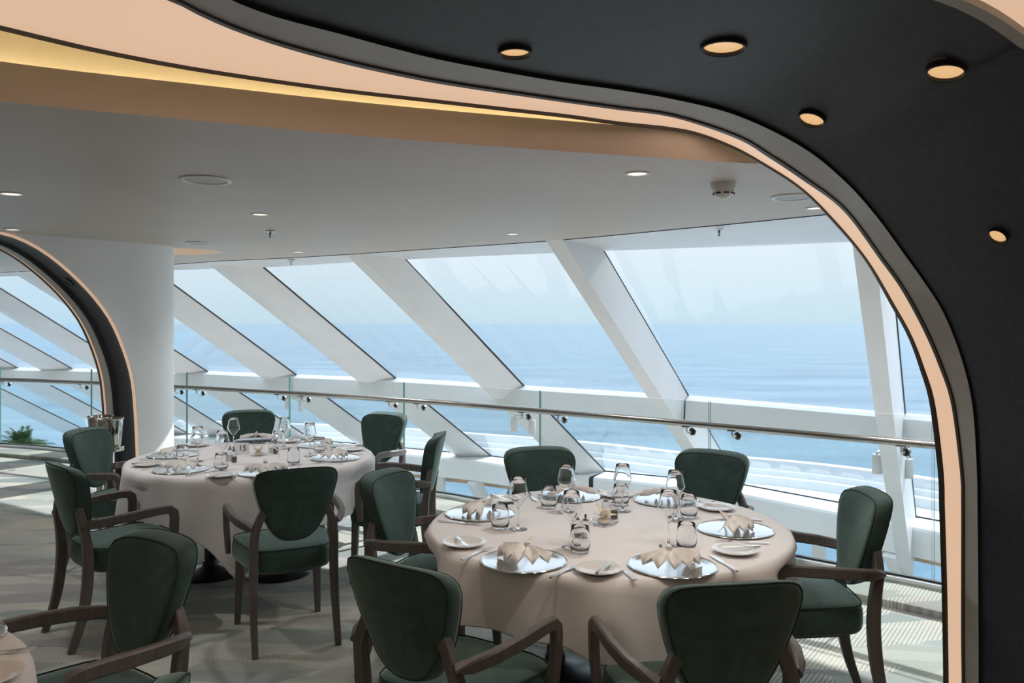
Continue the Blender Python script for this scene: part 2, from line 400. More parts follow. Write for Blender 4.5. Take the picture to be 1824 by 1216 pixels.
# cove fascia, ring and soffit curves ---------------------------------------------------------
fas_px = [(0, 180), (150, 196), (310, 211), (620, 240), (900, 262), (1220, 284), (1370, 292)]
FB = [px(u, v, -.68) for u, v in fas_px]
FB = [vec(-5.4, -1.6, ZC), vec(-4.3, .3, ZC), vec(-2.9, 1.75, ZC)] + FB + [vec(1.9, 3.6, ZC), vec(2.7, 3.55, ZC)]
FB = spline(FB, 90)
ZF = EYE + .802
ceil_outer = [(p.x, p.y) for p in CE] + [(4.6, .5), (3.6, 2.9)] + [(p.x, p.y) for p in reversed(FB)] + [(-13.5, -1.6)]
# recess of the next ring, behind the white pier
rec = [px(u, v, -.68) for u, v in ((398, 449), (380, 446.5), (350, 443.5), (318, 441.5))] + [vec(-4.0, 7.8, ZC), vec(-5.0, 8.6, ZC), vec(-4.6, 8.9, ZC)] + [px(u, v, -.68) for u, v in ((312, 454.5), (350, 454), (380, 452.5))]
rec_hole = [(p.x, p.y) for p in rec]
ceiling = struct(fill('ceiling', ceil_outer, [rec_hole], ZC, M['ceiling']))
rw = MB(); loop = rec + [rec[0]]
rw.loft([setz(loop, ZC), setz(loop, ZC + .2)]); rw.add(setz(rec, ZC + .2), [tuple(range(len(rec)))])
rw.build('recess_fascia', M['fascia'], ceiling, smooth=30)
mb = MB(); mb.tube([p + vec(-.02, .10, .17) for p in rec[:5]], .008, 6); mb.build('light_strip', M['cove_led'], ceiling)
# window head soffit: from the ceiling edge to the glass head
hs = MB(); ce = CE; gh = [p + vec(.0, .0, 0) for p in GH]
hs.loft([setz(CE, ZC - .006), setz(CE, ZC + .006), [p for p in spline([vec(p.x, p.y, ZC + .006) for p in offset(CE, .03)], 120)]])
struct(hs.build('trim_5', M['gasket'], smooth=30))
hs = MB(); hs.loft([[p + vec(0, 0, 0) for p in spline(offset(CE, .02), 121)], GH, [p + vec(.1, .1, .25) for p in GH]])
struct(hs.build('trim_6', M['white_paint'], smooth=30))
# roof slab keeping daylight out above the ceilings
fill('ceiling_slab', [(-13.6, -4)] + [(p.x, p.y) for p in offset(CE, .12)] + [(6, -4)], [], 2.78, M['plaster']); bpy.data.objects['ceiling_slab'].name = 'trim_7'; struct(bpy.data.objects['trim_7'])

# big arch: curves with their own depth
def curve_px(rows, tail, n=140):
    """leg rows then tail; foot, leg and overhead stretches sampled apart so that curves stay matched"""
    pts = [pd(*r) for r in rows] + tail; dense = spline(pts, 3000); out = []; cuts = []
    for i in (6, 11, 16): cuts.append(min(range(3000), key=lambda j: (dense[j] - pts[i]).length))
    cuts = [0] + cuts + [2999]
    for (a, b), k in zip(zip(cuts, cuts[1:]), (24, 22, 30, 64)):
        st = spline(dense[a:b + 1:max(1, (b - a) // 200)] + [dense[b]], k + 1); out += st[:-1]
    return out + [dense[-1]]
leg_F = [(1690, 1500, 3.410), (1690, 1300, 3.410), (1690, 1216, 3.410), (1689, 1139, 3.410), (1687, 1031, 3.410), (1683, 898, 3.410), (1681, 840, 3.410), (1666, 720, 3.409), (1647, 656, 3.408), (1625, 599, 3.406), (1594, 543, 3.403), (1544, 460, 3.400), (1480, 384, 3.397), (1427, 333, 3.394), (1363, 291, 3.392), (1300, 257, 3.391)]
leg_P = [(1718, 1500, 3.360), (1718, 1300, 3.360), (1718, 1216, 3.360), (1717, 1139, 3.360), (1717, 1031, 3.360), (1717, 898, 3.360), (1715, 840, 3.360), (1699, 720, 3.355), (1676, 650, 3.340), (1647, 584, 3.318), (1608, 513, 3.291), (1570, 460, 3.263), (1503, 371, 3.234), (1427, 314, 3.207), (1370, 276, 3.185), (1313, 242, 3.170)]
leg_G = [(1743, 1500, 3.280), (1743, 1300, 3.280), (1743, 1216, 3.280), (1743, 1139, 3.280), (1742, 995, 3.280), (1741, 898, 3.280), (1740, 840, 3.280), (1732, 722, 3.271), (1712, 637, 3.247), (1681, 558, 3.211), (1648, 505, 3.167), (1610, 452, 3.120), (1560, 384, 3.073), (1503, 321, 3.029), (1427, 261, 2.993), (1313, 206, 2.969)]
def ring(rows): return [px(u, v, -QR) for u, v in rows]
tail_F = ring([(1220, 230), (1100, 216), (1016, 204), (900, 191), (760, 175), (620, 159), (460, 137), (310, 113), (150, 81), (0, 45)]) + [vec(-1.638, 1.938, ZR), vec(-2.153, 1.498, ZR), vec(-2.902, 0.655, ZR), vec(-3.931, -0.842, ZR)]
tail_P = ring([(1200, 204), (1100, 190), (980, 173), (800, 146), (700, 127), (600, 104), (500, 76), (420, 48), (360, 22), (318, 0)]) + [vec(-0.955, 1.778, ZR), vec(-1.048, 1.357, ZR), vec(-1.076, 0.749, ZR), vec(-1.030, 0.094, ZR)]
tail_G = ring([(1200, 177), (1100, 160), (980, 143), (800, 110), (700, 86), (600, 59), (500, 33), (440, 12), (400, -6)]) + [vec(-0.805, 1.778, ZR), vec(-0.908, 1.357, ZR), vec(-0.936, 0.749, ZR), vec(-0.889, 0.094, ZR)]
AF, AP, AG = curve_px(leg_F, tail_F, 140), curve_px(leg_P, tail_P, 140), curve_px(leg_G, tail_G, 140)
# near edge of the dark soffit: leg then over the camera
AN = [vec(2.02, 2.42, -.05), vec(2.02, 2.42, .5), vec(2.02, 2.42, 1.1), vec(1.98, 2.41, 1.5), vec(1.86, 2.38, 1.85), pd(1870, 122, 2.18), pd(1824, 90, 2.11), pd(1745, 36, 2.055), px(1655, -2, -QR), px(1500, -35, -QR), px(1200, -90, -QR), px(800, -190, -QR), px(500, -330, -QR), vec(-.42, .75, ZR), vec(-.55, .3, ZR), vec(-.5, -.1, ZR)]
AN = spline(AN, 140)
arch = empty('trim_1', (0, 0, 0), kind='structure')
mb = MB(); mb.loft([AF, AP]); mb.build('lit_strip', M['peach'], arch)
def lift(line, dx, dz):
    """push a curve of the arch outwards: sideways on the leg, upwards overhead"""
    out = []
    for p in line:
        k = max(0, min(1, (p.z - 1.2) / (ZR - 1.2))); out.append(p + vec(dx * (1 - k), 0, dz * k))
    return out
def inner(line, d):  return lift(line, -d, -d)
pg = [p.lerp(g, .14) for p, g in zip(AP, AG)]
mb = MB(); mb.loft([AP, inner(AP, .012), inner(pg, .012), pg]); mb.build('lip', M['trim_dark'], arch)
mb = MB(); mb.loft([pg, inner(pg, .004), AG]); mb.build('grey_band', M['trim_grey'], arch)
mb = MB(); mb.loft([AG, lift(AG, .012, .014)]); mb.build('painted_shadow_gap', M['gasket'], arch)  # step face coloured black to stand in for the shadow line
fa = [p + (p - q).normalized() * .012 for p, q in zip(AF, AP)]
mb = MB(); mb.loft([AF, inner(AF, .012), inner(fa, .012), fa, lift(fa, .05, .085)]); mb.build('outer_lip', M['trim_dark'], arch)
mb = MB(); mb.loft([lift(fa, .05, .085), lift(fa, .45, .26)]); mb.build('outer_face', M['fascia'], arch)
g2 = lift(AG, .012, .014); n2 = lift(AN, .03, .035)
mid = [[a.lerp(b, t) + (vec(0, 0, 0)) for a, b in zip(g2, n2)] for t in (0, .25, .5, .75, 1)]
soffit = MB(); soffit.loft(mid); soff = soffit.build('soffit', M['navy'], arch)
nn = [p + vec(.02, -.03, 0) for p in AN]
mb = MB(); mb.loft([n2, AN, nn, lift(nn, .03, .03)]); mb.build('lip', M['trim_grey'], arch)
ns = [p + vec(.16, -.30, .02) for p in AN]
mb = MB(); mb.loft([lift(nn, .02, .02), ns]); mb.build('lit_strip', M['peach'], arch)
mb = MB(); mb.loft([ns, [p + vec(.05, -.05, .1) for p in ns]]); mb.build('outer_lip', M['trim_grey'], arch)
# cove: fascia, shelf, lamp strip
cove = empty('trim_2', (0, 0, 0), kind='structure')
mb = MB(); mb.loft([FB, setz(FB, ZF), setz(offset(FB, .012), ZF + .002)]); mb.build('fascia', M['fascia'], cove, smooth=20)
mb = MB(); f2 = offset(FB, .26)
mb.loft([setz(offset(FB, .012), ZF + .002), setz(f2, ZF), setz(f2, ZF + .20), setz(offset(FB, -.25), ZF + .20)]); mb.build('cove_lining', M['cove_paint'], cove, smooth=20)
mb = MB(); mb.tube([vec(p.x, p.y, ZF + .012) for p in offset(FB, .20)], .010, 6); mb.build('light_strip', M['cove_led'], cove)

# walls out of view
def wall(name, a, b, z0, z1, m, t=.12):
    a = vec(a[0], a[1], 0); b = vec(b[0], b[1], 0); d = (b - a).normalized(); n = vec(-d.y, d.x, 0) * t
    mb = MB(); vs = [p + vec(0, 0, z) for z in (z0, z1) for p in (a, b, b + n, a + n)]
    mb.add(vs, [(0, 3, 2, 1), (4, 5, 6, 7), (0, 1, 5, 4), (1, 2, 6, 5), (2, 3, 7, 6), (3, 0, 4, 7)])
    return struct(mb.build(name, m, smooth=0))
wall('wall_back', (5.0, -4), (-13.6, -4), 0, 2.8, M['backwall'], .12)
wall('wall_left', (-13.55, -4), (-13.55, 17), -2.9, 2.8, M['plaster'], .12)
wall('wall_right', (2.35, 3.35), (5.4, 7.1), -2.9, 2.8, M['plaster'], -.2)
wall('wall_front', (2.6, 3.3), (2.6, -4), 0, 2.8, M['backwall'], -.12)

# ------------------------------------------------------------------ sloped windows
def seg(line, i): return line[i]
def lerp_line(a, b, n): return [a.lerp(b, i / n) for i in range(n + 1)]
along = vec(-.80, .60, 0)
wins = []
def sweep_plan(name, line, prof, m, parent=None, smooth=25):
    """profile of (outward, up) points swept along a plan line"""
    mb = MB(); mb.loft([[p + vec(0, 0, z) for p in offset(line, o)] for o, z in prof]); return mb.build(name, m, parent, smooth)
for k_ in range(len(names_b) - 1):
    nl, nr = names_b[k_], names_b[k_ + 1]
    Lb, Rb = BM[nl], BM[nr]
    w = empty('window_%d' % (k_ + 1), Lb[2], kind='structure'); inv = -w.location
    N = 6
    tdir = (Rb[0] - Lb[0]).normalized()
    i0, i1 = 0, 0
    top, tr, sl = (lerp_line(Lb[j], Rb[j], N) for j in (0, 1, 2))
    sh = lambda l: [p + inv for p in l]
    for nm, A, B in (('upper_pane', top, tr), ('lower_pane', tr, sl)):
        mb = MB(); mb.loft([sh(A), sh(B)]); mb.build(nm, M['glass'], w, smooth=0)
    # black gaskets round the panes
    mb = MB()
    for ln in ([Lb[0], Lb[1], Lb[2]], tr, sl): mb.tube([p + inv for p in ln], .012, 6)
    mb.build('gasket', M['gasket'], w)
    # transom: box hanging inward of the glass line
    prof = [(.02, .02), (-.05, .02), (-.12, -.02), (-.14, -.22), (-.02, -.27), (.12, -.20)]
    mb = MB(); lines = [[p + inv + vec(0, 0, z) for p in offset(tr, o)] for o, z in prof]; mb.loft(lines + [lines[0]]); mb.build('transom', M['white_paint'], w, smooth=25)
    # sill ledge
    prof = [(.06, .0), (-.42, -.02), (-.44, -.05), (-.44, -.34), (.05, -.36)]
    mb = MB(); lines = [[p + inv + vec(0, 0, z) for p in offset(sl, o)] for o, z in prof]; mb.loft(lines + [lines[0]]); mb.build('sill', M['white_paint'], w, smooth=25)
    # low window under the sill
    lw = offset(sl, -.02)
    mb = MB(); mb.loft([[p + inv + vec(0, 0, -.36) for p in lw], [p + inv + vec(0, 0, -2.3) for p in lw]]); mb.build('low_pane', M['glass'], w, smooth=0)
    mb = MB()
    pm = lw[3] + inv + vec(0, 0, -1.3); mb.box(pm, (.16, .10, 1.9), rz=math.atan2(tdir.y, tdir.x)); mb.build('low_post', M['white_paint'], w, smooth=0)
    # sloping beam on the pane's seaward-left side, with the strut below the sill
    G, T, SS, I = Lb
    D = (SS - G).normalized(); v_ = I - G; v_ = v_ - D * v_.dot(D)
    al = -tdir; al.z = 0; al.normalize(); wd = .15 if nl not in ('d',) else .155
    vv = v_.normalized() * min(.62, v_.length)
    G2 = G - D * .9; S2 = SS + D * .30
    path = [G2, T, S2]
    mb = MB(); rings = [[p + inv, p + inv + vv, p + inv + vv + al * wd, p + inv + al * wd] for p in path]
    vs = [q for r in rings for q in r]; fs = []
    for j in range(2):
        for i in range(4): fs.append((j * 4 + i, j * 4 + (i + 1) % 4, j * 4 + 4 + (i + 1) % 4, j * 4 + 4 + i))
    fs += [(0, 1, 2, 3), (8, 11, 10, 9)]
    mb.add(vs, fs); mb.build('beam', M['white_paint'], w, smooth=0)
    out = vec(tdir.y * -1, tdir.x, 0); b0 = SS + inv + al * wd / 2 + vec(0, 0, -.34)
    mb = MB(); mb.sweep([b0 - out * .40, b0 - out * .08 + vec(0, 0, -.42), b0 - out * .04 + vec(0, 0, -1.9)], [[(-.075, -.09), (.075, -.09), (.075, .09), (-.075, .09)]] * 3, sides=[al] * 3)
    mb.build('strut', M['white_paint'], w, smooth=0)

# outside: teak handrail, stepped white bulwark, deck, sea
hr = setz([p for p in offset(SL, .12)], EYE - 2.70)
mb = MB(); mb.tube(hr, .038, 8); o = mb.build('handrail', M['teak'])
rl = empty('deck_railing', (hr[60].x, hr[60].y, EYE - 3.75), label='pale teak handrail on white posts along the deck below the sloped windows', cat='railing')
o.parent = rl; o.matrix_parent_inverse = Matrix.Translation(-rl.location)
mb = MB()
for i in range(30, 118, 9):
    post = MB(); p = hr[i] - rl.location; post.lathe([(.03, -1.05), (.03, 0)], 8, (p.x, p.y, 0)); post.build('post', M['white_paint'], rl)
sp = offset(SL, 0)
bul = empty('white_bulwark', (SL[60].x, SL[60].y, -.9), label='white stepped bulwark curving outside the sloped windows', cat='bulwark')
steps = [[(3.62, -.6), (3.60, -.20), (3.35, -.195), (3.31, -.33), (3.28, -.5)], [(3.31, -.42), (3.305, -.33), (3.15, -.333), (3.12, -.41), (3.10, -.6)], [(3.13, -.50), (3.115, -.41), (2.95, -.415), (2.90, -.53), (2.88, -.7)], [(2.90, -.60), (2.89, -.535), (1.2, -.50), (.10, -.30), (.06, -.02)]]
for i, st in enumerate(steps):
    ob = sweep_plan('step' if i < 3 else 'gutter', [p - bul.location for p in SL], [(o_s, z) for o_s, z in st], M['bulwark'] if i < 3 else M['gutter'], bul)
ld = fill('floor_lower', [(-13.5, 3)] + [(p.x, p.y) for p in offset(SL, .1)] + [(8, 0), (4, 0)], [], -2.8, M['tiles']); struct(ld)
od = fill('floor_outer', [(p.x, p.y) for p in SL] + [(p.x, p.y) for p in reversed(offset(SL, 4.2))], [], -2.85, M['white_paint']); struct(od)
sb = MB(); sb.add([(-30000, 6, -24), (30000, 6, -24), (30000, 40000, -24), (-30000, 40000, -24)], [(0, 1, 2, 3)])
se = sb.build('sea', M['sea'], smooth=0); se['kind'] = 'structure'

# ------------------------------------------------------------------ left arch and white pier
wd_ = vec(.616, .788, 0); nd = vec(-.788, .616, 0); J = vec(-3.18, 6.945, 0)
prof = [(0, -.02), (0, .05), (.003, .4), (.012, .66), (.035, 1.02), (.073, 1.24), (.16, 1.49), (.26, 1.685), (.437, 1.905), (.68, 2.12), (.90, 2.245), (1.12, 2.292), (1.5, 2.30), (2.2, 2.30), (2.9, 2.29), (3.3, 2.2), (3.65, 1.95), (3.9, 1.6), (4.0, 1.1), (4.02, .5), (4.02, -.02)]
pc = spline([vec(a, b, 0) for a, b in prof], 80)
def ar(w, lift_=0):
    out = []
    for i, p in enumerate(pc):
        t = pc[min(i + 1, 79)] - pc[max(i - 1, 0)]; t.normalize(); nrm = vec(-t.y, t.x, 0) * -1
        q = p + nrm * lift_
        out.append(J - wd_ * q.x + nd * w + vec(0, 0, q.y))
    return out
arch2 = empty('trim_8', (0, 0, 0), kind='structure')
mb = MB(); mb.loft([ar(-.004, -.02), ar(-.004, .0), ar(.008, .0)]); mb.build('lit_strip', M['peach_dim'], arch2)
mb = MB(); mb.loft([ar(.008, .0), ar(.014, -.004), ar(.10, -.004), ar(.31, -.004), ar(.32, .02)]); mb.build('soffit', M['navy'], arch2)
mb = MB(); mb.loft([ar(.32, .0), ar(.325, .025), ar(.435, .025), ar(.44, .01)]); mb.build('grey_band', M['trim_grey'], arch2)
mb = MB(); mb.loft([ar(.44, .01), ar(.50, .012)]); mb.build('lit_strip', M['peach_dim'], arch2)
mb = MB(); mb.loft([ar(.50, .012), ar(.50, .024), ar(.515, .024), ar(.515, -.05)]); mb.build('outer_lip', M['trim_dark'], arch2)
# pier: wall above and beside the arch with a round seaward end
pier = MB(); T_ = .52; r_ = T_ / 2
def wp(s, w, z): return J - wd_ * s + nd * w + vec(0, 0, z)
base = ar(-.002, -.012)
for side_w in (0.0, T_):
    lo_ = ar(side_w, -.006); hi_ = []
    for p, q in zip(lo_, pc): hi_.append(p)
    tops = [wp(q.x, side_w, ZC + .02) if True else None for q in pc]
    half = 46
    pier.loft([lo_[:half], [vec(wp(-.10, side_w, 0).x, wp(-.10, side_w, 0).y, p.z) if p.z < 2.2 and q.x < .3 and False else vec(p.x, p.y, ZC + .02) for p, q in zip(lo_[:half], pc[:half])]])
end = []
for z in (0, .6, 1.2, 1.8, ZC + .02):
    row = []
    for i in range(0, 37):
        a = PI * i / 36; row.append(wp(-.46 * math.sin(a), r_ - r_ * math.cos(a), z))
    end.append(row)
po = struct(pier.build('wall_pier', M['plaster'], smooth=0))
mb = MB(); mb.loft(end); mb.build('round_end', M['plaster'], po, smooth=60)

# ------------------------------------------------------------------ glass balustrade
bal = empty('glass_balustrade', (GL[80].x, GL[80].y, 0), label='frameless glass balustrade with long metal handrail along the floor edge', cat='balustrade')
bi = -bal.location
joints_u = [-160, 0.5, 163, 333, 516, 719.5, 962, 1264, 1662, 2150]
jp = [hit(GL, u) for u in joints_u]
for a, b in zip(jp, jp[1:]):
    d = (b - a).normalized(); a2, b2 = a + d * .006, b - d * .006
    n_ = vec(-d.y, d.x, 0) * .007
    vs = [p + bi + s * n_ + vec(0, 0, z) for z in (.02, 1.062) for p, s in ((a2, -1), (b2, -1), (b2, 1), (a2, 1))]
    mb = MB(); mb.add(vs, [(0, 1, 5, 4), (2, 3, 7, 6)], 0); mb.add(vs, [(1, 2, 6, 5), (3, 0, 4, 7)], 1); mb.add(vs, [(4, 5, 6, 7)], 2)
    mb.build('glass_panel', None, bal, smooth=0, mats=[M['balglass'], M['glassedge'], M['alu']])
ho = offset(GL, -.11); zh = EYE - .712
mb = MB(); mb.tube([p + bi + vec(0, 0, zh) for p in ho[10:150]], .0245, 12); mb.build('handrail', M['brushed'], bal)
mb = MB(); gl2 = [p + bi for p in GL]
lines = [setz(offset(gl2, o), z) for o, z in ((-.045, .046), (-.045, .075), (-.012, .078), (-.012, .055))]; mb.loft(lines)
lines = [setz(offset(gl2, o), z) for o, z in ((.012, .05), (.012, .06), (.05, .058), (.05, -.2))]; mb.loft(lines)
mb.build('base_shoe', M['alu'], bal)
mb = MB(); lines = [setz(offset(gl2, o), z) for o, z in ((-.014, .05), (-.014, .088), (.016, .088), (.016, .05))]; mb.loft(lines); mb.build('gasket', M['gasket'], bal)
br = None
for u in (5, 143, 183, 312, 350, 494, 538, 693, 743, 930, 994, 1223, 1304, 1606):
    p = hit(ho, u); i = min(range(159), key=lambda j: (ho[j] - p).length); t = (ho[i + 1] - ho[i - 1]).normalized(); n_ = vec(-t.y, t.x, 0)
    if br is None:
        mb = MB(); mb.tube([(0, 0, -.018), (0, 0, -.055), (0, .012, -.068), (0, .10, -.068)], .007, 8)
        mb.box((0, 0, -.024), (.06, .03, .006))
        br = mb.build('bracket', M['steel'], bal); bo = br
        mb = MB(); mb.lathe([(.0, 0), (.024, 0), (.028, .004), (.028, .014), (.0, .016)], 16); ro = mb.build('rosette', M['steel'], br)
        ro.rotation_euler = (PI / 2, 0, 0); ro.location = (0, .10, -.068)
        mb = MB(); mb.lathe([(.0, 0), (.016, 0), (.016, .003), (.0, .003)], 12); cp = mb.build('cap', M['gasket'], br); cp.rotation_euler = (PI / 2, 0, 0); cp.location = (0, .083, -.068)
    else: bo = copy_tree(br, bal)
    bo.location = p + bi + vec(0, 0, zh); bo.rotation_euler = (0, 0, math.atan2(t.y, t.x))

# ------------------------------------------------------------------ ceiling fittings
def add_spot(parent, loc, energy, col, angle=1.6, aim=(0, 0, -1), r=.04, blend=.6):
    l = bpy.data.lights.new('lamp', 'SPOT'); l.energy = energy; l.color = col; l.spot_size = angle; l.spot_blend = blend; l.shadow_soft_size = r
    o = bpy.data.objects.new('lamp', l); link(o, parent); o.location = loc; o.rotation_euler = Vector(aim).to_track_quat('-Z', 'Y').to_euler()
    return o
WARM = (1, .70, .42)
def downlight(u, v, w, label, E=27):
    p = px(u, v, -.68); r = w * p.y / F / 2
    t = empty('downlight_or_fill_lamp', p, label=label, cat='light')
    mb = MB(); mb.lathe([(r * 1.0, 0), (r * 1.0, -.004), (r * .80, -.006), (r * .76, .0)], 24, cap=False); mb.build('bezel', M['plastic'], t)
    mb = MB(); mb.lathe([(0, -.002), (r * .76, -.002)], 24, cap=False); mb.build('lens', M['lens_white'], t)
    add_spot(t, (0, 0, -.02), E, (1, .97, .93), 2.3)
downlight(20, 344.5, 42, 'small round downlight in grey ceiling, cut by the photo edge above the dark column arch')
downlight(463, 381, 32, 'small round downlight in grey ceiling just before a sprinkler')
downlight(22, 408, 28, 'small round downlight directly above the top of the dark column arch')
downlight(1135, 308.5, 44, 'small round downlight in grey ceiling under the brown fascia')
downlight(1452, 370, 34, 'small round downlight tucked against the lit arch strip')
downlight(531, 448, 22, 'small faint downlight by the window head beside the second sprinkler')
downlight(913, 416, 24, 'small downlight at the window edge of ceiling between two beams')
def speaker(u, v, w, label):
    p = px(u, v, -.68); r = w * p.y / F / 2
    t = empty('ceiling_speaker', p, label=label, cat='speaker', group='ceiling speakers')
    mb = MB(); mb.lathe([(r, 0), (r, -.005), (r * .94, -.009), (r * .82, -.009), (r * .80, -.004)], 32, cap=False); mb.build('rim', M['plastic'], t)
    mb = MB(); mb.lathe([(0, -.006), (.004, -.007), (r * .5, -.007), (r * .81, -.004)], 32, cap=False); mb.build('grille', M['grille'], t)
speaker(367, 319.5, 92, 'large round white ceiling speaker, on the open grey ceiling alone')
speaker(1413, 350, 78, 'large round ceiling speaker beside the smoke detector')
speaker(353, 432, 44, 'round ceiling speaker over the white pier end')
def sprinkler(u, v, q, label):
    p = px(u, v, -q); t = empty('sprinkler_head', p, label=label, cat='sprinkler')
    mb = MB(); mb.lathe([(.030, 0), (.036, -.004), (.030, -.010), (.012, -.014), (.010, -.03)], 16); mb.build('escutcheon', M['steel'], t)
    mb = MB(); mb.lathe([(.007, -.012), (.007, -.05), (.004, -.055)], 10); mb.build('stem', M['steel'], t)
    mb = MB(); mb.lathe([(.004, -.05), (.016, -.052), (.016, -.055), (.0, -.058)], 12); mb.build('deflector', M['steel'], t)
sprinkler(482, 411, .68, 'small steel sprinkler hanging from grey ceiling beside a downlight')
sprinkler(519, 463, .663, 'steel sprinkler under the window head near the far beams')
sprinkler(1281, 407, .663, 'steel sprinkler under the window head over the widest pane')
p = px(1289, 326, -.68); t = empty('smoke_detector', p, label='white domed smoke detector on the grey ceiling near the arch', cat='detector')
mb = MB(); mb.lathe([(.062, 0), (.062, -.022), (.058, -.03)], 28); mb.build('base', M['plastic'], t)
mb = MB(); mb.lathe([(.055, -.028), (.050, -.05), (.034, -.068), (.015, -.078), (0, -.079)], 28); mb.build('dome', M['plastic'], t)
for i in range(8):
    mb = MB(); a = i * PI / 4; mb.box((.049 * math.cos(a), .049 * math.sin(a), -.052), (.006, .024, .007), rz=a); mb.build('slot', M['plastic_dark'], t, smooth=0)

# lamps sunk in the dark soffit
from mathutils.bvhtree import BVHTree
bv = BVHTree.FromObject(soff, bpy.context.evaluated_depsgraph_get())
def soffit_lamp(u, v, w, label, E):
    d = vec((u - CU) / F, 1, -(v - HZ) / F).normalized(); loc, nrm, _i, _d = bv.ray_cast(vec(0, 0, EYE), d)
    if loc is None: return
    if nrm.dot(d) > 0: nrm = -nrm
    r = w * loc.y / F / 2 * 1.0
    t = empty('soffit_downlight', loc, label=label, cat='light')
    t.rotation_euler = (-nrm).to_track_quat('Z', 'Y').to_euler()
    mb = MB(); mb.lathe([(r * 1.14, .004), (r * 1.12, -.013), (r * 1.04, -.015), (r * .99, -.013), (r * .97, -.002)], 32, cap=False); mb.build('trim_ring', M['navy'], t)
    mb = MB(); mb.lathe([(0, -.003), (r * .8, -.0035), (r * .98, -.0025)], 32, cap=False); mb.build('lens', M['lens_warm'], t)
    add_spot(t, (0, 0, -.03), E, (1, .88, .76), 2.0, (0, 0, -1), .05)
EL = 13
soffit_lamp(917, 89, 54, 'round amber lamp in dark soffit, the one farthest from the lit leg', EL)
soffit_lamp(1289, 80, 72, 'largest round amber lamp in the dark soffit, above the window table', EL)
soffit_lamp(1447, 209, 44, 'small round amber lamp in dark soffit close above the grey arch trim', EL * .6)
soffit_lamp(1685, 124, 60, 'round amber lamp in dark soffit below the top corner strip', EL)
soffit_lamp(1779, 418, 30, 'lowest amber lamp, on the upright dark face of the arch leg', EL * .4)
# small slots in the left arch soffit
for s_i, lab in ((22, 'small dark recessed slot lamp on the curve of the far arch'), (29, 'small dark recessed slot lamp near the top of the far arch')):
    c_ = ar(.16, -.002)[s_i]; tt = (ar(.16)[s_i + 1] - ar(.16)[s_i - 1]).normalized(); nrm = tt.cross(nd).normalized()
    if nrm.dot(vec(0, 0, EYE) - c_) < 0: nrm = -nrm
    t = empty('slot_lamp', c_ + nrm * .004, label=lab, cat='light'); t.rotation_euler = nrm.to_track_quat('Z', 'Y').to_euler()
    mb = MB(); mb.lathe([(.045, -.004), (.045, .003), (.036, .004), (.034, -.002), (0, -.002)], 20); mb.build('trim_ring', M['gasket'], t)

# cylinder spotlights on the beams, in pairs
def beam_spot(u, v, w, h, d, label, side):
    c = pd(u, v, d); r = w * d / F / 2; hh = h * d / F
    t = empty('cylinder_spotlight', c, label=label, cat='light', group='white cylinder spotlights on the sloping beams')
    mb = MB(); mb.lathe([(r * .94, -hh / 2), (r, -hh / 2 + .004), (r, hh / 2 - .006), (r * .93, hh / 2), (r * .3, hh / 2 + .001)], 20); mb.build('housing', M['plastic'], t)
    mb = MB(); mb.lathe([(0, -hh / 2 - .001), (r * .8, -hh / 2 - .001)], 16, cap=False); mb.build('lens', M['plastic_dark'], t)
    mb = MB(); mb.tube([(0, 0, hh / 2 - .01), (0, 0, hh / 2 + .02), (side * .05, .04, hh / 2 + .03), (side * .16, .12, hh / 2 + .0)], .012, 8); mb.build('bracket', M['plastic'], t)
beam_spot(1562.5, 826, 18, 34, 7.9, 'white cylinder spotlight on the beam by the arch leg, pane side', 1)
beam_spot(1617, 834, 19, 34, 7.9, 'white cylinder spotlight on the beam by the arch leg, leg side', -1)
beam_spot(916, 756, 13, 25, 10.3, 'white cylinder spotlight on the middle beam, column side', 1)
beam_spot(948, 760, 13, 25, 10.3, 'white cylinder spotlight on the middle beam, arch-leg side', -1)
beam_spot(512, 718, 9, 20, 12.8, 'white cylinder spotlight on a distant beam, beside the glass joint', 1)
beam_spot(537, 722, 9, 20, 12.8, 'white cylinder spotlight on a distant beam, below a rail bracket', -1)

# ------------------------------------------------------------------ chairs
def smooth_outline(half, n):
    """half profile from bottom to top, mirrored to a closed outline"""
    s = spline([vec(a, b, 0) for a, b in half], n); r = [(p.x, p.y) for p in s]
    return r + [(-x, y) for x, y in reversed(r[1:-1])]
def pad(outline, cen, th, crown, fmap, name, m, parent):
    n = len(outline); rings = []
    def ringp(s, h): return [fmap(cen[0] + (x - cen[0]) * s, cen[1] + (y - cen[1]) * s, h) for x, y in outline]
    spec = [(.25, th / 2 + crown), (.5, th / 2 + crown * .8), (.72, th / 2 + crown * .5), (.87, th / 2 + crown * .18), (.95, th / 2 - .003), (.985, th * .36), (1.0, th * .18), (1.0, -th * .18), (.985, -th * .36), (.95, -th / 2 + .003), (.87, -th / 2), (.5, -th / 2)]
    for s, h in spec: rings.append(ringp(s, h))
    vs = [v for r in rings for v in r]; fs = []
    for j in range(len(rings) - 1):
        for i in range(n): fs.append((j * n + i, j * n + (i + 1) % n, (j + 1) * n + (i + 1) % n, (j + 1) * n + i))
    k = len(vs); vs += [fmap(cen[0], cen[1], th / 2 + crown * 1.02), fmap(cen[0], cen[1], -th / 2)]
    for i in range(n): fs += [(k, i, (i + 1) % n), (k + 1, (len(rings) - 1) * n + (i + 1) % n, (len(rings) - 1) * n + i)]
    return mesh(name, vs, fs, m, parent, 180)
ZB, HB = .715, .19
back_half = [(0, -.190), (.045, -.186), (.085, -.166), (.122, -.122), (.158, -.050), (.186, .030), (.203, .100), (.205, .140), (.186, .171), (.14, .184), (.07, .188), (0, .189)]
def bmap(x, z, h):   # h towards the front
    th_ = .078
    y = -.268 - .235 * z + h + .75 * x * x
    return vec(x, y, ZB + z - h * .235)
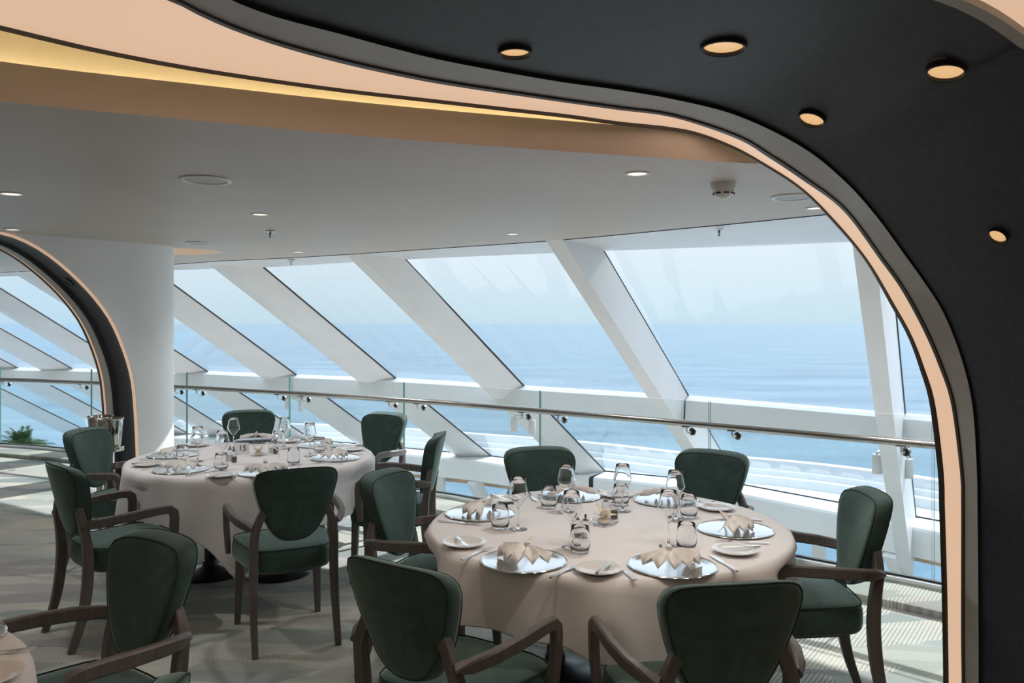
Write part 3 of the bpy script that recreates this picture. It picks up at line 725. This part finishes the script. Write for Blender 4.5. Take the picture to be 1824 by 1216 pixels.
seat_half = [(0, -.225), (.10, -.222), (.165, -.205), (.20, -.16), (.222, -.06), (.245, .08), (.25, .16), (.225, .215), (.15, .240), (.07, .246), (0, .247)]
def make_chair():
    t = empty('dining_armchair', (0, 0, 0))
    so = smooth_outline(seat_half, 26)
    pad(so, (0, .02), .115, .016, lambda x, y, h: vec(x, y, .425 + h), 'seat', M['velvet'], t)
    mb = MB(); mb.tube([(x * .972, .02 + (y - .02) * .972, .425 + .0565) for x, y in so], .0035, 5, closed=True); mb.build('seat_piping', M['piping'], t)
    mb = MB(); mb.loft([[vec(x * s, .02 + (y - .02) * s, z) for x, y in so + so[:1]] for s, z in ((.82, .372), (.82, .352), (.72, .352))]); mb.build('seat_frame', M['wood'], t)
    bo = smooth_outline(back_half, 28)
    pad(bo, (0, .03), .078, .012, bmap, 'backrest', M['velvet'], t)
    for h in (.033, -.033):
        mb = MB(); mb.tube([bmap(x * .972, .03 + (z - .03) * .972, h) for x, z in bo], .0030, 5, closed=True); mb.build('back_piping', M['piping'], t)
    for s in (-1, 1):
        path = spline([(s * .202, -.315, 0), (s * .202, -.268, .14), (s * .200, -.243, .28), (s * .198, -.235, .42), (s * .197, -.243, .54), (s * .188, -.258, .62), (s * .150, -.262, .70)], 16)
        secs = [rect(.028 + .010 * min(1, i / 7), .032 + .016 * math.sin(PI * i / 15), .004) for i in range(16)]
        mb = MB(); mb.sweep(path, secs, sides=[(1, 0, 0)] * 16); mb.build('leg', M['wood'], t)
        path = [(s * .205, .195, .39), (s * .208, .198, .25), (s * .213, .204, .12), (s * .216, .210, 0)]
        mb = MB(); mb.sweep(path, [rect(.044, .044, .004), rect(.041, .041, .004), rect(.035, .035, .004), rect(.029, .029, .004)], sides=[(1, 0, 0)] * 4); mb.build('leg', M['wood'], t)
        ap = [(s * .198, -.262, .615), (s * .232, -.225, .622), (s * .262, -.15, .632), (s * .277, -.05, .641), (s * .281, .03, .647), (s * .281, .10, .650), (s * .281, .138, .646), (s * .281, .158, .628), (s * .280, .163, .60), (s * .277, .161, .52), (s * .272, .156, .44), (s * .270, .154, .40)]
        sd = [(s * .74, .67, 0), (s * .82, .55, 0), (s * .95, .3, 0), (s, .1, 0), (s, 0, 0)] + [(s, 0, 0)] * 7
        secs = [rect(.030, .046, .006)] * 5 + [rect(.030, .044, .006), rect(.030, .046, .006), rect(.030, .048, .006), rect(.030, .046, .006), rect(.030, .045, .006), rect(.028, .043, .006), rect(.024, .036, .006)]
        mb = MB(); mb.sweep(ap, secs, sides=sd); mb.build('armrest', M['wood'], t)
    return t
chair0 = make_chair(); used = [False]; POSTS = []
NT, FT, CT = vec(.41, 3.54, 0), vec(-1.68, 5.32, 0), vec(-1.90, 1.72, 0)    # table centres
def place_chair(u, v, target, label, group, turn=0., q=.715, push=0.):
    b = px(u, v, q); b.z = 0
    dr = (target - b).normalized(); a = math.atan2(dr.y, dr.x) + turn; dr = vec(math.cos(a), math.sin(a), 0)
    o = chair0 if not used[0] else copy_tree(chair0); used[0] = True
    o.location = b + dr * (.31 + push); POSTS.extend(b + dr * (.31 + push + .185) + vec(-dr.y, dr.x, 0) * s_ * k_ for s_ in (-1, 1) for k_ in (.22, .30))
    o.rotation_euler = (0, 0, a - PI / 2); tag(o, label, 'chair', group)
    return o
g1, g2_, g3 = 'chairs round the table under the arch', 'chairs round the table numbered 15', 'chairs of the cropped corner table'
place_chair(700, 1001, NT, "green velvet armchair, dark back to us, at the arch table's column end", g1)
place_chair(1312, 1036, NT, 'largest green velvet armchair, back to us, overlapping the arch leg end of the white cloth', g1)
place_chair(1557, 876, NT, 'green velvet armchair side-on beside the lit arch leg, sunlit carpet under it', g1)
place_chair(1272, 803, NT, 'green velvet armchair facing us across the arch table, beside the widest pane', g1)
place_chair(958, 797, NT, 'green velvet armchair facing us across the arch table, behind a wine glass', g1)
place_chair(679, 840, NT, 'green velvet armchair with pale lit backrest between the two white tables', g1)
place_chair(530, 833, FT, 'green velvet armchair squarely back to us before the table numbered 15', g2_)
place_chair(104, 826, FT, 'green velvet armchair, dark back to us, standing alone on open carpet', g2_, turn=-.28)
place_chair(148, 764, FT, 'green velvet armchair with lit front, half hiding the wine buckets', g2_)
place_chair(443, 731, FT, 'green velvet armchair facing us behind the card numbered 15', g2_)
place_chair(690, 735, FT, 'green velvet armchair facing us against a glass joint, table numbered 15', g2_)
place_chair(784, 772, FT, 'green velvet armchair seen edge-on between the two tables, beside the railing', g2_)
place_chair(290, 952, CT, 'green velvet armchair turned to the cropped corner table, its curved arms reaching toward us', g3)
place_chair(238, 1256, CT, 'green velvet armchair showing only its backrest top at the bottom edge', g3)

# ------------------------------------------------------------------ tables and cloths
def round_table(c, label, feet, R=.745):
    t = empty('round_table', c, label=label, cat='table', group='round tables under white cloths')
    mb = MB(); mb.lathe([(R - .01, .715), (R, .722), (R, .738), (R - .008, .742)], 64); mb.build('tabletop', M['wood'], t)
    for fx, fy in feet:
        mb = MB(); mb.lathe([(.0, 0), (.20, 0), (.205, .006), (.19, .016), (.10, .034), (.05, .055), (.045, .09)], 36, (fx, fy, 0)); mb.build('base', M['base'], t)
        mb = MB(); mb.lathe([(.038, .06), (.038, .70), (.10, .715)], 20, (fx, fy, 0)); mb.build('column', M['base'], t)
def tablecloth(c, rot, label, R=.757, half=1.035, seed=0, lo=.30):
    rnd = random.Random(seed); n = 192; vs = []; fs = []; zt = .7505
    rings = [(0, None)] + [(R * s, None) for s in (.25, .5, .75, .9, .965)]
    ph = [rnd.uniform(0, 6.28) for _ in range(6)]
    posts = [((q - c).length, math.atan2(q.y - c.y, q.x - c.x)) for q in POSTS if (q - c).length < R + .1]
    prof = []
    for r, _x in rings[1:]:
        for i in range(n):
            a = 2 * PI * i / n; vs.append(vec(r * math.cos(a), r * math.sin(a), zt + .0006 * math.sin(5 * a + ph[0] + r * 9)))
    nr = len(rings) - 1
    tt = [.0, .03, .07, .14, .24, .36, .5, .64, .78, .9, .975, 1.0]
    for t in tt:
        for i in range(n):
            a = 2 * PI * i / n; al = a - rot
            reach = half / max(abs(math.cos(al)), abs(math.sin(al)))
            corner = max(0, (reach - half) / (half * .414))          # 0 mid-side .. 1 at the corner
            drop = (half - R) + lo * corner ** 1.5
            f = .5 + .5 * math.cos(4 * al)                            # 1 mid-side, 0 at corner
            wave = math.cos(15 * al + ph[1] + 1.1 * math.sin(3 * a + ph[2])) * .55 + math.cos(8 * al + ph[3] + .8 * math.sin(2 * a)) * .65
            amp = .050 * (t ** .65) * (1 - .25 * f)
            fl = .105 * t * (1 - .45 * corner) * (drop / .28) ** .3 - .05 * corner * t * t
            rr = R + .004 + .012 * min(1, t / .07) + fl * .35 + amp * wave + .03 * corner * t
            z = zt - .014 * (1 - math.cos(min(1, t / .07) * PI / 2)) - max(0, t - .035) * drop
            rr = min(rr, R + .16)
            for pr, pa in posts:
                dd = (a - pa + PI) % (2 * PI) - PI
                if t > .12 and abs(dd) < .5:
                    wgt = math.exp(-(dd / .17) ** 2) * min(1, (t - .12) / .12); rr = min(rr, rr * (1 - wgt) + (pr - .012) * wgt)
            if t < .07: rr = R - .006 + .018 * math.sin(min(1, t / .07) * PI / 2)
            vs.append(vec(rr * math.cos(a), rr * math.sin(a), z))
    k = len(vs); vs.append(vec(0, 0, zt))
    for i in range(n): fs.append((k, i, (i + 1) % n))
    for j in range(nr + len(tt) - 1):
        for i in range(n): fs.append((j * n + i, (j + 1) * n + i, (j + 1) * n + (i + 1) % n, j * n + (i + 1) % n))
    o = mesh('tablecloth', vs, fs, M['cloth'], None, 180); o.location = (c.x, c.y, 0)
    md = o.modifiers.new('thickness', 'SOLIDIFY'); md.thickness = .0015; md.offset = 1
    return tag(o, label, 'tablecloth', 'white tablecloths')
TZ = .7537
round_table(NT, 'round dining table under the big arch, its black foot showing below the cloth', ((-.21, .27), (.21, -.27)))
round_table(FT, 'round dining table beside the white pier, numbered 15, on black disc feet', ((-.27, -.02), (.17, -.02)))
round_table(CT, 'round dining table cut off at the bottom corner of the picture', ((-.2, 0), (.2, 0)))
tablecloth(NT, math.radians(-80 - 45), 'white cloth over the large round table under the arch', seed=1, half=.975)
tablecloth(FT, math.radians(-79 - 45), 'white cloth over the round table numbered 15, its corner hanging low', seed=2, half=1.05, lo=.24)
tablecloth(CT, math.radians(-60), 'white cloth on the cropped corner table beside the curved chair arm', seed=3)

# ------------------------------------------------------------------ table ware, one of each kind
def charger():
    t = empty('charger_plate', (0, 0, 0)); mb = MB()
    mb.lathe([(0, .0015), (.12, .0015), (.128, .0025), (.150, .0042), (.156, .0048), (.158, .0040), (.150, .0018), (.12, .0), (0, .0)], 48); mb.build('plate', M['silver'], t)
    mb = MB(); mb.lathe([(.1525, .0044), (.1545, .0066), (.1575, .0060), (.1590, .0042), (.1570, .0026)], 48, cap=False); mb.build('rim', M['silver'], t); return t
def napkin():
    """a pleated fan fastened in the middle with a small standing tail; the fan opens to -y"""
    t = empty('napkin', (0, 0, 0)); mb = MB(); n = 14; rows = [[], [], [], []]
    rnd = random.Random(3)
    for i in range(n + 1):
        f = i / n; a = math.radians(-196 + 212 * f); up = i % 2; side = abs(f - .5) * 2
        R = .108 + .016 * side - (.006 if up else 0) + rnd.uniform(-.004, .004); cs, sn = math.cos(a), math.sin(a) * .92
        if up: zs = (.050, .050, .046, .038 + .004 * side)
        else: zs = (.045, .034, .018, .004 + .010 * side)
        for row, r_, z in zip(rows, (.010, .045, .082, R), zs): row.append(vec(r_ * cs, r_ * sn, z + rnd.uniform(-.0015, .0015)))
    mb.loft(rows)
    ob = mb.build('fan', M['napkin'], t, smooth=12)
    md = ob.modifiers.new('t', 'SOLIDIFY'); md.thickness = .0025; md.offset = 0
    mb = MB(); mb.add([(-.026, .004, .044), (.024, .008, .044), (-.006, .040, .078), (.0, -.004, .060), (-.002, .026, .045)], [(0, 3, 2), (3, 1, 2), (0, 2, 4), (2, 1, 4), (0, 4, 1, 3)])
    mb.build('tail', M['napkin'], t, smooth=20)
    mb = MB(); mb.lathe([(.010, .046), (.013, .052), (.011, .061), (.005, .064), (0, .0645)], 12); mb.build('knot', M['napkin'], t); return t
def fork():
    t = empty('fork', (0, 0, 0)); mb = MB()
    mb.sweep([(0, -.10, .003), (0, -.04, .005), (0, .03, .006), (0, .045, .004)], [rect(.013, .003), rect(.009, .003), rect(.006, .003), rect(.018, .002)], sides=[(1, 0, 0)] * 4); mb.build('handle', M['silver'], t)
    mb = MB()
    mb.sweep([(0, .043, .004), (0, .055, .003)], [rect(.020, .002), rect(.022, .002)], sides=[(1, 0, 0)] * 2)
    for i in range(4): mb.sweep([(-.0095 + i * .0063, .054, .003), (-.0095 + i * .0063, .10, .006)], [rect(.003, .002), rect(.002, .0015)], sides=[(1, 0, 0)] * 2)
    mb.build('tines', M['silver'], t, smooth=0); return t
def knife(L=.21, nm='table_knife'):
    t = empty(nm, (0, 0, 0)); mb = MB(); h = L / 2
    mb.sweep([(0, -h, .004), (0, -h + .01, .0045), (0, -.01, .0045)], [rect(.010, .005, .001), rect(.013, .006, .001), rect(.009, .005, .001)], sides=[(1, 0, 0)] * 3); mb.build('handle', M['silver'], t)
    mb = MB(); mb.sweep([(0, -.01, .0045), (.002, .02, .0045), (.002, h - .03, .0045), (-.003, h, .0045)], [rect(.009, .003), rect(.017, .002), rect(.016, .0018), rect(.003, .001)], sides=[(1, 0, 0)] * 4); mb.build('blade', M['silver'], t); return t
def bread_plate():
    t = empty('bread_plate', (0, 0, 0)); mb = MB()
    mb.lathe([(0, .004), (.045, .004), (.055, .008), (.083, .017), (.085, .0165), (.083, .014), (.055, .003), (.048, 0), (0, 0)], 40); mb.build('plate', M['porcelain'], t); return t
def wall_prof(outer, t):
    """closed profile of a vessel: outer wall up, rounded lip, inner wall down"""
    inn = [(max(0, r - t), z + (t if i < 2 else 0)) for i, (r, z) in enumerate(outer)]
    lip = [(outer[-1][0] - t * .5, outer[-1][1] + t * .5)]
    return outer + lip + inn[::-1]
def wine_glass():
    t = empty('wine_glass', (0, 0, 0))
    mb = MB(); mb.lathe([(0, .0005), (.037, .0005), (.038, .0015), (.036, .0028), (.012, .0055), (.006, .010), (.0040, .03), (.0036, .075), (.0050, .090), (0, .0945)], 24); mb.build('stem', M['crystal'], t, smooth=60)
    mb = MB(); mb.lathe(wall_prof([(0, .096), (.010, .0995), (.024, .116), (.040, .138), (.0425, .146), (.040, .160), (.033, .195), (.0300, .215)], .0012), 36, cap=False); mb.build('bowl', M['crystal'], t, smooth=60); return t
def tumbler():
    t = empty('water_tumbler', (0, 0, 0))
    mb = MB(); mb.lathe([(0, .001), (.024, .001), (.034, .008), (.0395, .028), (.040, .045), (.036, .075), (.0325, .0985), (.0319, .0992), (.0313, .0985), (.0348, .075), (.0388, .045), (.0382, .028), (.030, .0115), (0, .0085)], 36, cap=False)
    mb.build('bowl', M['crystal'], t, smooth=60); return t
def shaker(fillm, label_n):
    t = empty(label_n, (0, 0, 0))
    mb = MB(); mb.lathe([(0, .002), (.017, .001), (.018, .004), (.018, .062), (.013, .070)], 20, cap=False); mb.build('jar', M['ware'], t)
    mb = MB(); mb.lathe([(0, .004), (.0155, .004), (.0155, .034), (0, .035)], 16); mb.build('filling', fillm, t)
    mb = MB(); mb.lathe([(.013, .069), (.011, .074), (.005, .076), (.005, .090), (.004, .094), (0, .0945)], 14); mb.build('cap', M['bucket'], t); return t
def flower():
    t = empty('flower_dish', (0, 0, 0))
    mb = MB(); mb.lathe([(0, .004), (.04, .004), (.060, .012), (.066, .014), (.060, .009), (.045, .0), (0, 0)], 32); mb.build('dish', M['ware'], t)
    mb = MB(); mb.lathe([(0, .005), (.022, .005), (.028, .012), (.024, .022), (0, .024)], 20); mb.build('holder', M['petal'], t)
    for i, (a, tilt, L) in enumerate(((0.2, .9, .075), (1.5, .5, .06), (2.7, .8, .07), (3.9, .35, .06), (5.1, .6, .065))):
        mb = MB(); lines = []
        for k in range(6):
            s = k / 5; w = .021 * math.sin(PI * min(.97, s * .85 + .15)); c = vec(0, L * s * math.cos(tilt), .02 + L * s * math.sin(tilt) + .008 * math.sin(PI * s))
            lines.append([c + vec(-w, 0, .004), c + vec(-w * .5, 0, 0), c, c + vec(w * .5, 0, 0), c + vec(w, 0, .004)])
        mb.loft(lines); p_ = mb.build('petal', M['petal'], t); p_.rotation_euler = (0, 0, a)
    mb = MB(); mb.lathe([(0, .018), (.010, .020), (.011, .030), (.006, .037), (0, .038)], 12); mb.build('centre', M['pollen'], t); return t
PROTO = {'charger': charger(), 'napkin': napkin(), 'fork': fork(), 'knife': knife(), 'bknife': knife(.155, 'butter_knife'), 'bread': bread_plate(), 'wine': wine_glass(), 'tumbler': tumbler(), 'salt': shaker(M['salt'], 'salt_shaker'), 'pepper': shaker(M['pepper'], 'pepper_mill'), 'flower': flower()}
FRESH = dict.fromkeys(PROTO, True)
def put(kind, p, rz, label, cat, group, z=0.):
    o = PROTO[kind] if FRESH[kind] else copy_tree(PROTO[kind]); FRESH[kind] = False
    o.location = (p.x, p.y, TZ + z); o.rotation_euler = (0, 0, rz); tag(o, label, cat, group); return o
def tp(u, v): return px(u, v, EYE - TZ)
SIDE = {'c': 'column side', 'l': 'arch-leg side', 'wc': 'window side, column end', 'wl': 'window side, arch-leg end', 'rc': 'room side, column end', 'rl': 'room side, arch-leg end'}
TN = {'n': 'the table under the arch', 'f': 'the table numbered 15'}
def setting(tb, C, key, cu, cv, bread=None, wine=None, tumb=None, bk=0., plates=True):
    g = lambda what: what + ' on ' + TN[tb]
    at = 'on %s, %s' % (TN[tb], SIDE[key])
    p = tp(cu, cv); C2 = vec(C.x, C.y, 0); q = vec(p.x, p.y, 0); out = (q - C2).normalized(); a = math.atan2(out.y, out.x) + PI / 2   # local -y towards the diner
    put('charger', q, a, 'silver charger plate ' + at, 'plate', g('charger plates'))
    put('napkin', q - out * .025, a + random.uniform(-.15, .15), 'beige fan-folded napkin ' + at, 'napkin', g('fan napkins'), .004)
    R = Matrix.Rotation(a, 3, 'Z')
    put('fork', q + R @ vec(-.195, -.02, 0), a + .03, 'silver fork beside the charger ' + at, 'fork', g('forks'))
    put('knife', q + R @ vec(.190, -.02, 0), a - .03, 'silver table knife beside the charger ' + at, 'knife', g('table knives'))
    if bread:
        b = tp(*bread); b.z = 0
        put('bread', b, 0, 'small white bread plate ' + at, 'plate', g('bread plates'))
        put('bknife', b + R @ vec(.022, 0, 0), a + bk, 'butter knife on the bread plate ' + at, 'knife', g('butter knives'), .016)
    if wine: w_ = tp(*wine); put('wine', w_, 0, 'tall stemmed wine glass ' + at, 'glass', g('wine glasses'))
    if tumb: w_ = tp(*tumb); put('tumbler', w_, 0, 'stemless water tumbler ' + at, 'glass', g('water tumblers'))
setting('n', NT, 'c', 855, 915, (827, 971), (923, 942), (891, 941), -.9)
setting('n', NT, 'rc', 933, 999, (1066, 1018), (1018, 974), (1033, 983), .15)
setting('n', NT, 'rl', 1197, 1008, (1309, 984), (1191, 972), (1223, 977), 1.4)
setting('n', NT, 'l', 1309, 944, (1276, 907), (1203, 925), (1227, 921), -.6)
setting('n', NT, 'wl', 1188, 892, (1098, 884), (1109, 910), (1106, 899), .2)
setting('n', NT, 'wc', 1015, 884, (898, 892), (1009, 912), (978, 904), .4)
setting('f', FT, 'c', 308, 811, (262, 829), (352, 821), (325, 821), .5)
setting('f', FT, 'rc', 322, 837, (394, 849), (396, 830), (394, 837), .1)
setting('f', FT, 'rl', 474, 842, None, (496, 831), (523, 827))
setting('f', FT, 'l', 597, 816, (628, 802), (552, 812), None, .6)
setting('f', FT, 'wl', 570, 793, (514, 787), (507, 799), (569, 805), .2)
setting('f', FT, 'wc', 457, 785, (352, 794), (416, 800), None, .3)
def pair(tb, ps, pp, where):
    put('salt', tp(*ps), 0, 'glass salt shaker with grey top ' + where, 'shaker', 'salt shakers')
    put('pepper', tp(*pp), 0, 'glass pepper mill filled with dark peppercorns ' + where, 'mill', 'pepper mills')
pair('n', (1043, 957), (1028, 955), 'behind a tumbler, table under the arch')
pair('n', (1079, 920), (1094, 923), 'beside the flower dish, table under the arch')
pair('f', (410, 820), (417, 823), 'before the number card 15')
pair('f', (483, 806), (491, 808), 'beside the flower dish, table numbered 15')
put('flower', tp(1075, 933), .6, 'pale flower on a small glass dish amid the table under the arch', 'flower', 'table flowers')
put('flower', tp(460, 811), 1.9, 'pale flower on a small glass dish beside the number card 15', 'flower', 'table flowers')
# table number card
c_ = tp(430, 809); t = empty('number_card', (c_.x, c_.y, TZ), .15, label='small white card reading 15 standing before the flower', cat='sign')
mb = MB(); mb.add([(-.045, -.004, 0), (.045, -.004, 0), (.045, .012, .075), (-.045, .012, .075), (-.045, .03, 0), (.045, .03, 0)], [(0, 1, 2, 3), (3, 2, 5, 4)]); mb.build('card', M['card'], t, smooth=0)
def text(body, size, m, parent, loc, rot, name, ext=.0004):
    cu = bpy.data.curves.new(name, 'FONT'); cu.body = body; cu.size = size; cu.align_x = 'CENTER'; cu.align_y = 'CENTER'; cu.extrude = ext
    tmp = bpy.data.objects.new(name, cu); COL.objects.link(tmp); bpy.context.view_layer.update()
    me = bpy.data.meshes.new_from_object(tmp.evaluated_get(bpy.context.evaluated_depsgraph_get())); bpy.data.objects.remove(tmp)
    me.materials.append(m); ob = bpy.data.objects.new(name, me); link(ob, parent); ob.location = loc; ob.rotation_euler = rot; return ob
text('15', .052, M['ink'], t, (.006, .0025, .040), (math.radians(78), 0, 0), 'number')
# cropped corner table
pc_ = tp(-26, 1211); put('bread', pc_, 0, 'small white bread plate on the cropped corner table', 'plate', 'ware on the cropped corner table')
f_ = tp(-14, 1166); put('fork', f_, -1.2, 'silver fork on the cropped corner table', 'fork', 'ware on the cropped corner table')
ch = tp(-108, 1141); put('charger', ch, 0, 'silver charger plate edge on the cropped corner table', 'plate', 'ware on the cropped corner table')
put('napkin', ch, 0, 'beige fan-folded napkin on the cropped corner table', 'napkin', 'ware on the cropped corner table', .004)

# ------------------------------------------------------------------ wine buckets on stands
def bucket(u, vtop, d, label):
    z = EYE - (vtop - HZ) / F * d; x = (u - CU) / F * d; r = .098
    t = empty('wine_bucket_stand', (x, d, 0), .0, label=label, cat='wine cooler', group='wine bucket stands by the far arch')
    mb = MB(); zb = z - .215
    mb.lathe([(0, zb), (.074, zb), (.078, zb + .006), (r - .004, z - .01), (r + .003, z - .004), (r + .006, z), (r, z + .003), (r - .004, z - .004), (.073, zb + .01), (0, zb + .01)], 40); bk_ = mb.build('bucket', M['bucket'], t)
    # engraved ring emblem on the front
    a = -1.25; rr = .0925; c = vec(rr * math.cos(a), rr * math.sin(a), z - .085); tn = vec(-math.sin(a), math.cos(a), 0)
    mb = MB(); mb.tube([c + tn * .024 * math.cos(k * PI / 12) + vec(0, 0, .024 * math.sin(k * PI / 12)) + vec(0, 0, 0) + vec(math.cos(a), math.sin(a), 0) * (.0035 + .1 * .024 * math.sin(k * PI / 12) * .2) for k in range(24)], .0016, 5, closed=True)
    mb.tube([c + tn * x_ + vec(0, 0, z_) + vec(math.cos(a), math.sin(a), 0) * .004 for x_, z_ in ((.012, .030), (-.004, .020), (-.010, .006), (.002, .0), (.010, -.008))], .0016, 5)
    mb.build('emblem', M['steel'], bk_)
    mb = MB(); mb.lathe([(.04, zb - .035), (.096, zb - .035), (.100, zb - .03), (.100, zb - .004), (.096, zb + .0), (.085, zb)], 40); mb.build('tray', M['bucket'], t)
    mb = MB(); mb.lathe([(.030, .02), (.030, zb - .03)], 20); mb.build('post', M['bucket'], t)
    mb = MB(); mb.lathe([(0, 0), (.15, 0), (.152, .008), (.06, .024), (.03, .03)], 36); mb.build('foot', M['bucket'], t)
bucket(196, 745, 6.35, 'polished steel wine bucket on a stand, in front by the dark arch column')
bucket(179, 741, 6.62, 'polished steel wine bucket on a stand, half hidden behind the other bucket')

# ------------------------------------------------------------------ palm beyond the balustrade
pl = empty('potted_palm', vec(*pd(42, 798, 11.2)) , label='green feathery palm beyond the glass under the far beams', cat='plant')
pl.location.z = -2.8; zc = EYE - (796 - HZ) / F * 11.2 + 2.8
mb = MB(); mb.lathe([(0, 0), (.20, 0), (.27, .5), (.28, .52), (.25, .52), (.24, .46), (0, .45)], 24); mb.build('pot', M['pot'], pl)
mb = MB(); mb.tube([(0, 0, .45), (.03, .02, zc * .5), (0, 0, zc)], [.06, .045, .035], 8); mb.build('trunk', M['soil'], pl)
rnd = random.Random(11)
for i in range(34):
    a = i * 2.4 + rnd.uniform(-.3, .3); L = rnd.uniform(.26, .44); up = rnd.uniform(.2, 1.45)
    mb = MB(); pts = []
    for k in range(8):
        s = k / 7; pts.append(vec(L * s * math.cos(up) * math.cos(a) * 1.15, L * s * math.cos(up) * math.sin(a), zc + L * s * math.sin(up) - .16 * s * s * L * 2))
    mb.tube(pts, [.005 - .0005 * k for k in range(8)], 5)
    for k in range(1, 8):
        tdir = (pts[k] - pts[k - 1]).normalized(); sd = tdir.cross(vec(0, 0, 1)).normalized()
        for s in (-1, 1):
            for o_f in (0, .5):
                b = pts[k - 1].lerp(pts[k], o_f); l_ = .13 * (1 - .5 * k / 7); e_ = b + sd * s * l_ + tdir * l_ * .8 - vec(0, 0, l_ * .35); m_ = b.lerp(e_, .4)
                w_ = tdir * .009
                mb.add([b, m_ + w_, e_, m_ - w_], [(0, 1, 2, 3)])
    mb.build('frond', M['leaf'], pl, smooth=0)

# added fill lamps out of view, at ceiling height, to brighten the room
for i, (x, y) in enumerate(((-1.6, -1.2), (1.2, -1.4), (-4.2, .2), (-6.5, 3.2), (-9.5, 6.0))):
    t = empty('downlight_or_fill_lamp', (x, y, 2.76 if y < 1 else 2.29), label='added fill lamp out of view, over the %s' % ('corner table', 'open floor', 'side aisle', 'far aisle', 'end aisle')[i], cat='light', group='added fill lamps out of view')
    mb = MB(); mb.lathe([(.06, .0), (.06, -.006), (.045, -.006), (0, -.003)], 20, cap=False); mb.build('lens', M['lens_white'], t)
    add_spot(t, (0, 0, -.03), 22, (1, .88, .76), 2.4)
bpy.context.view_layer.update()
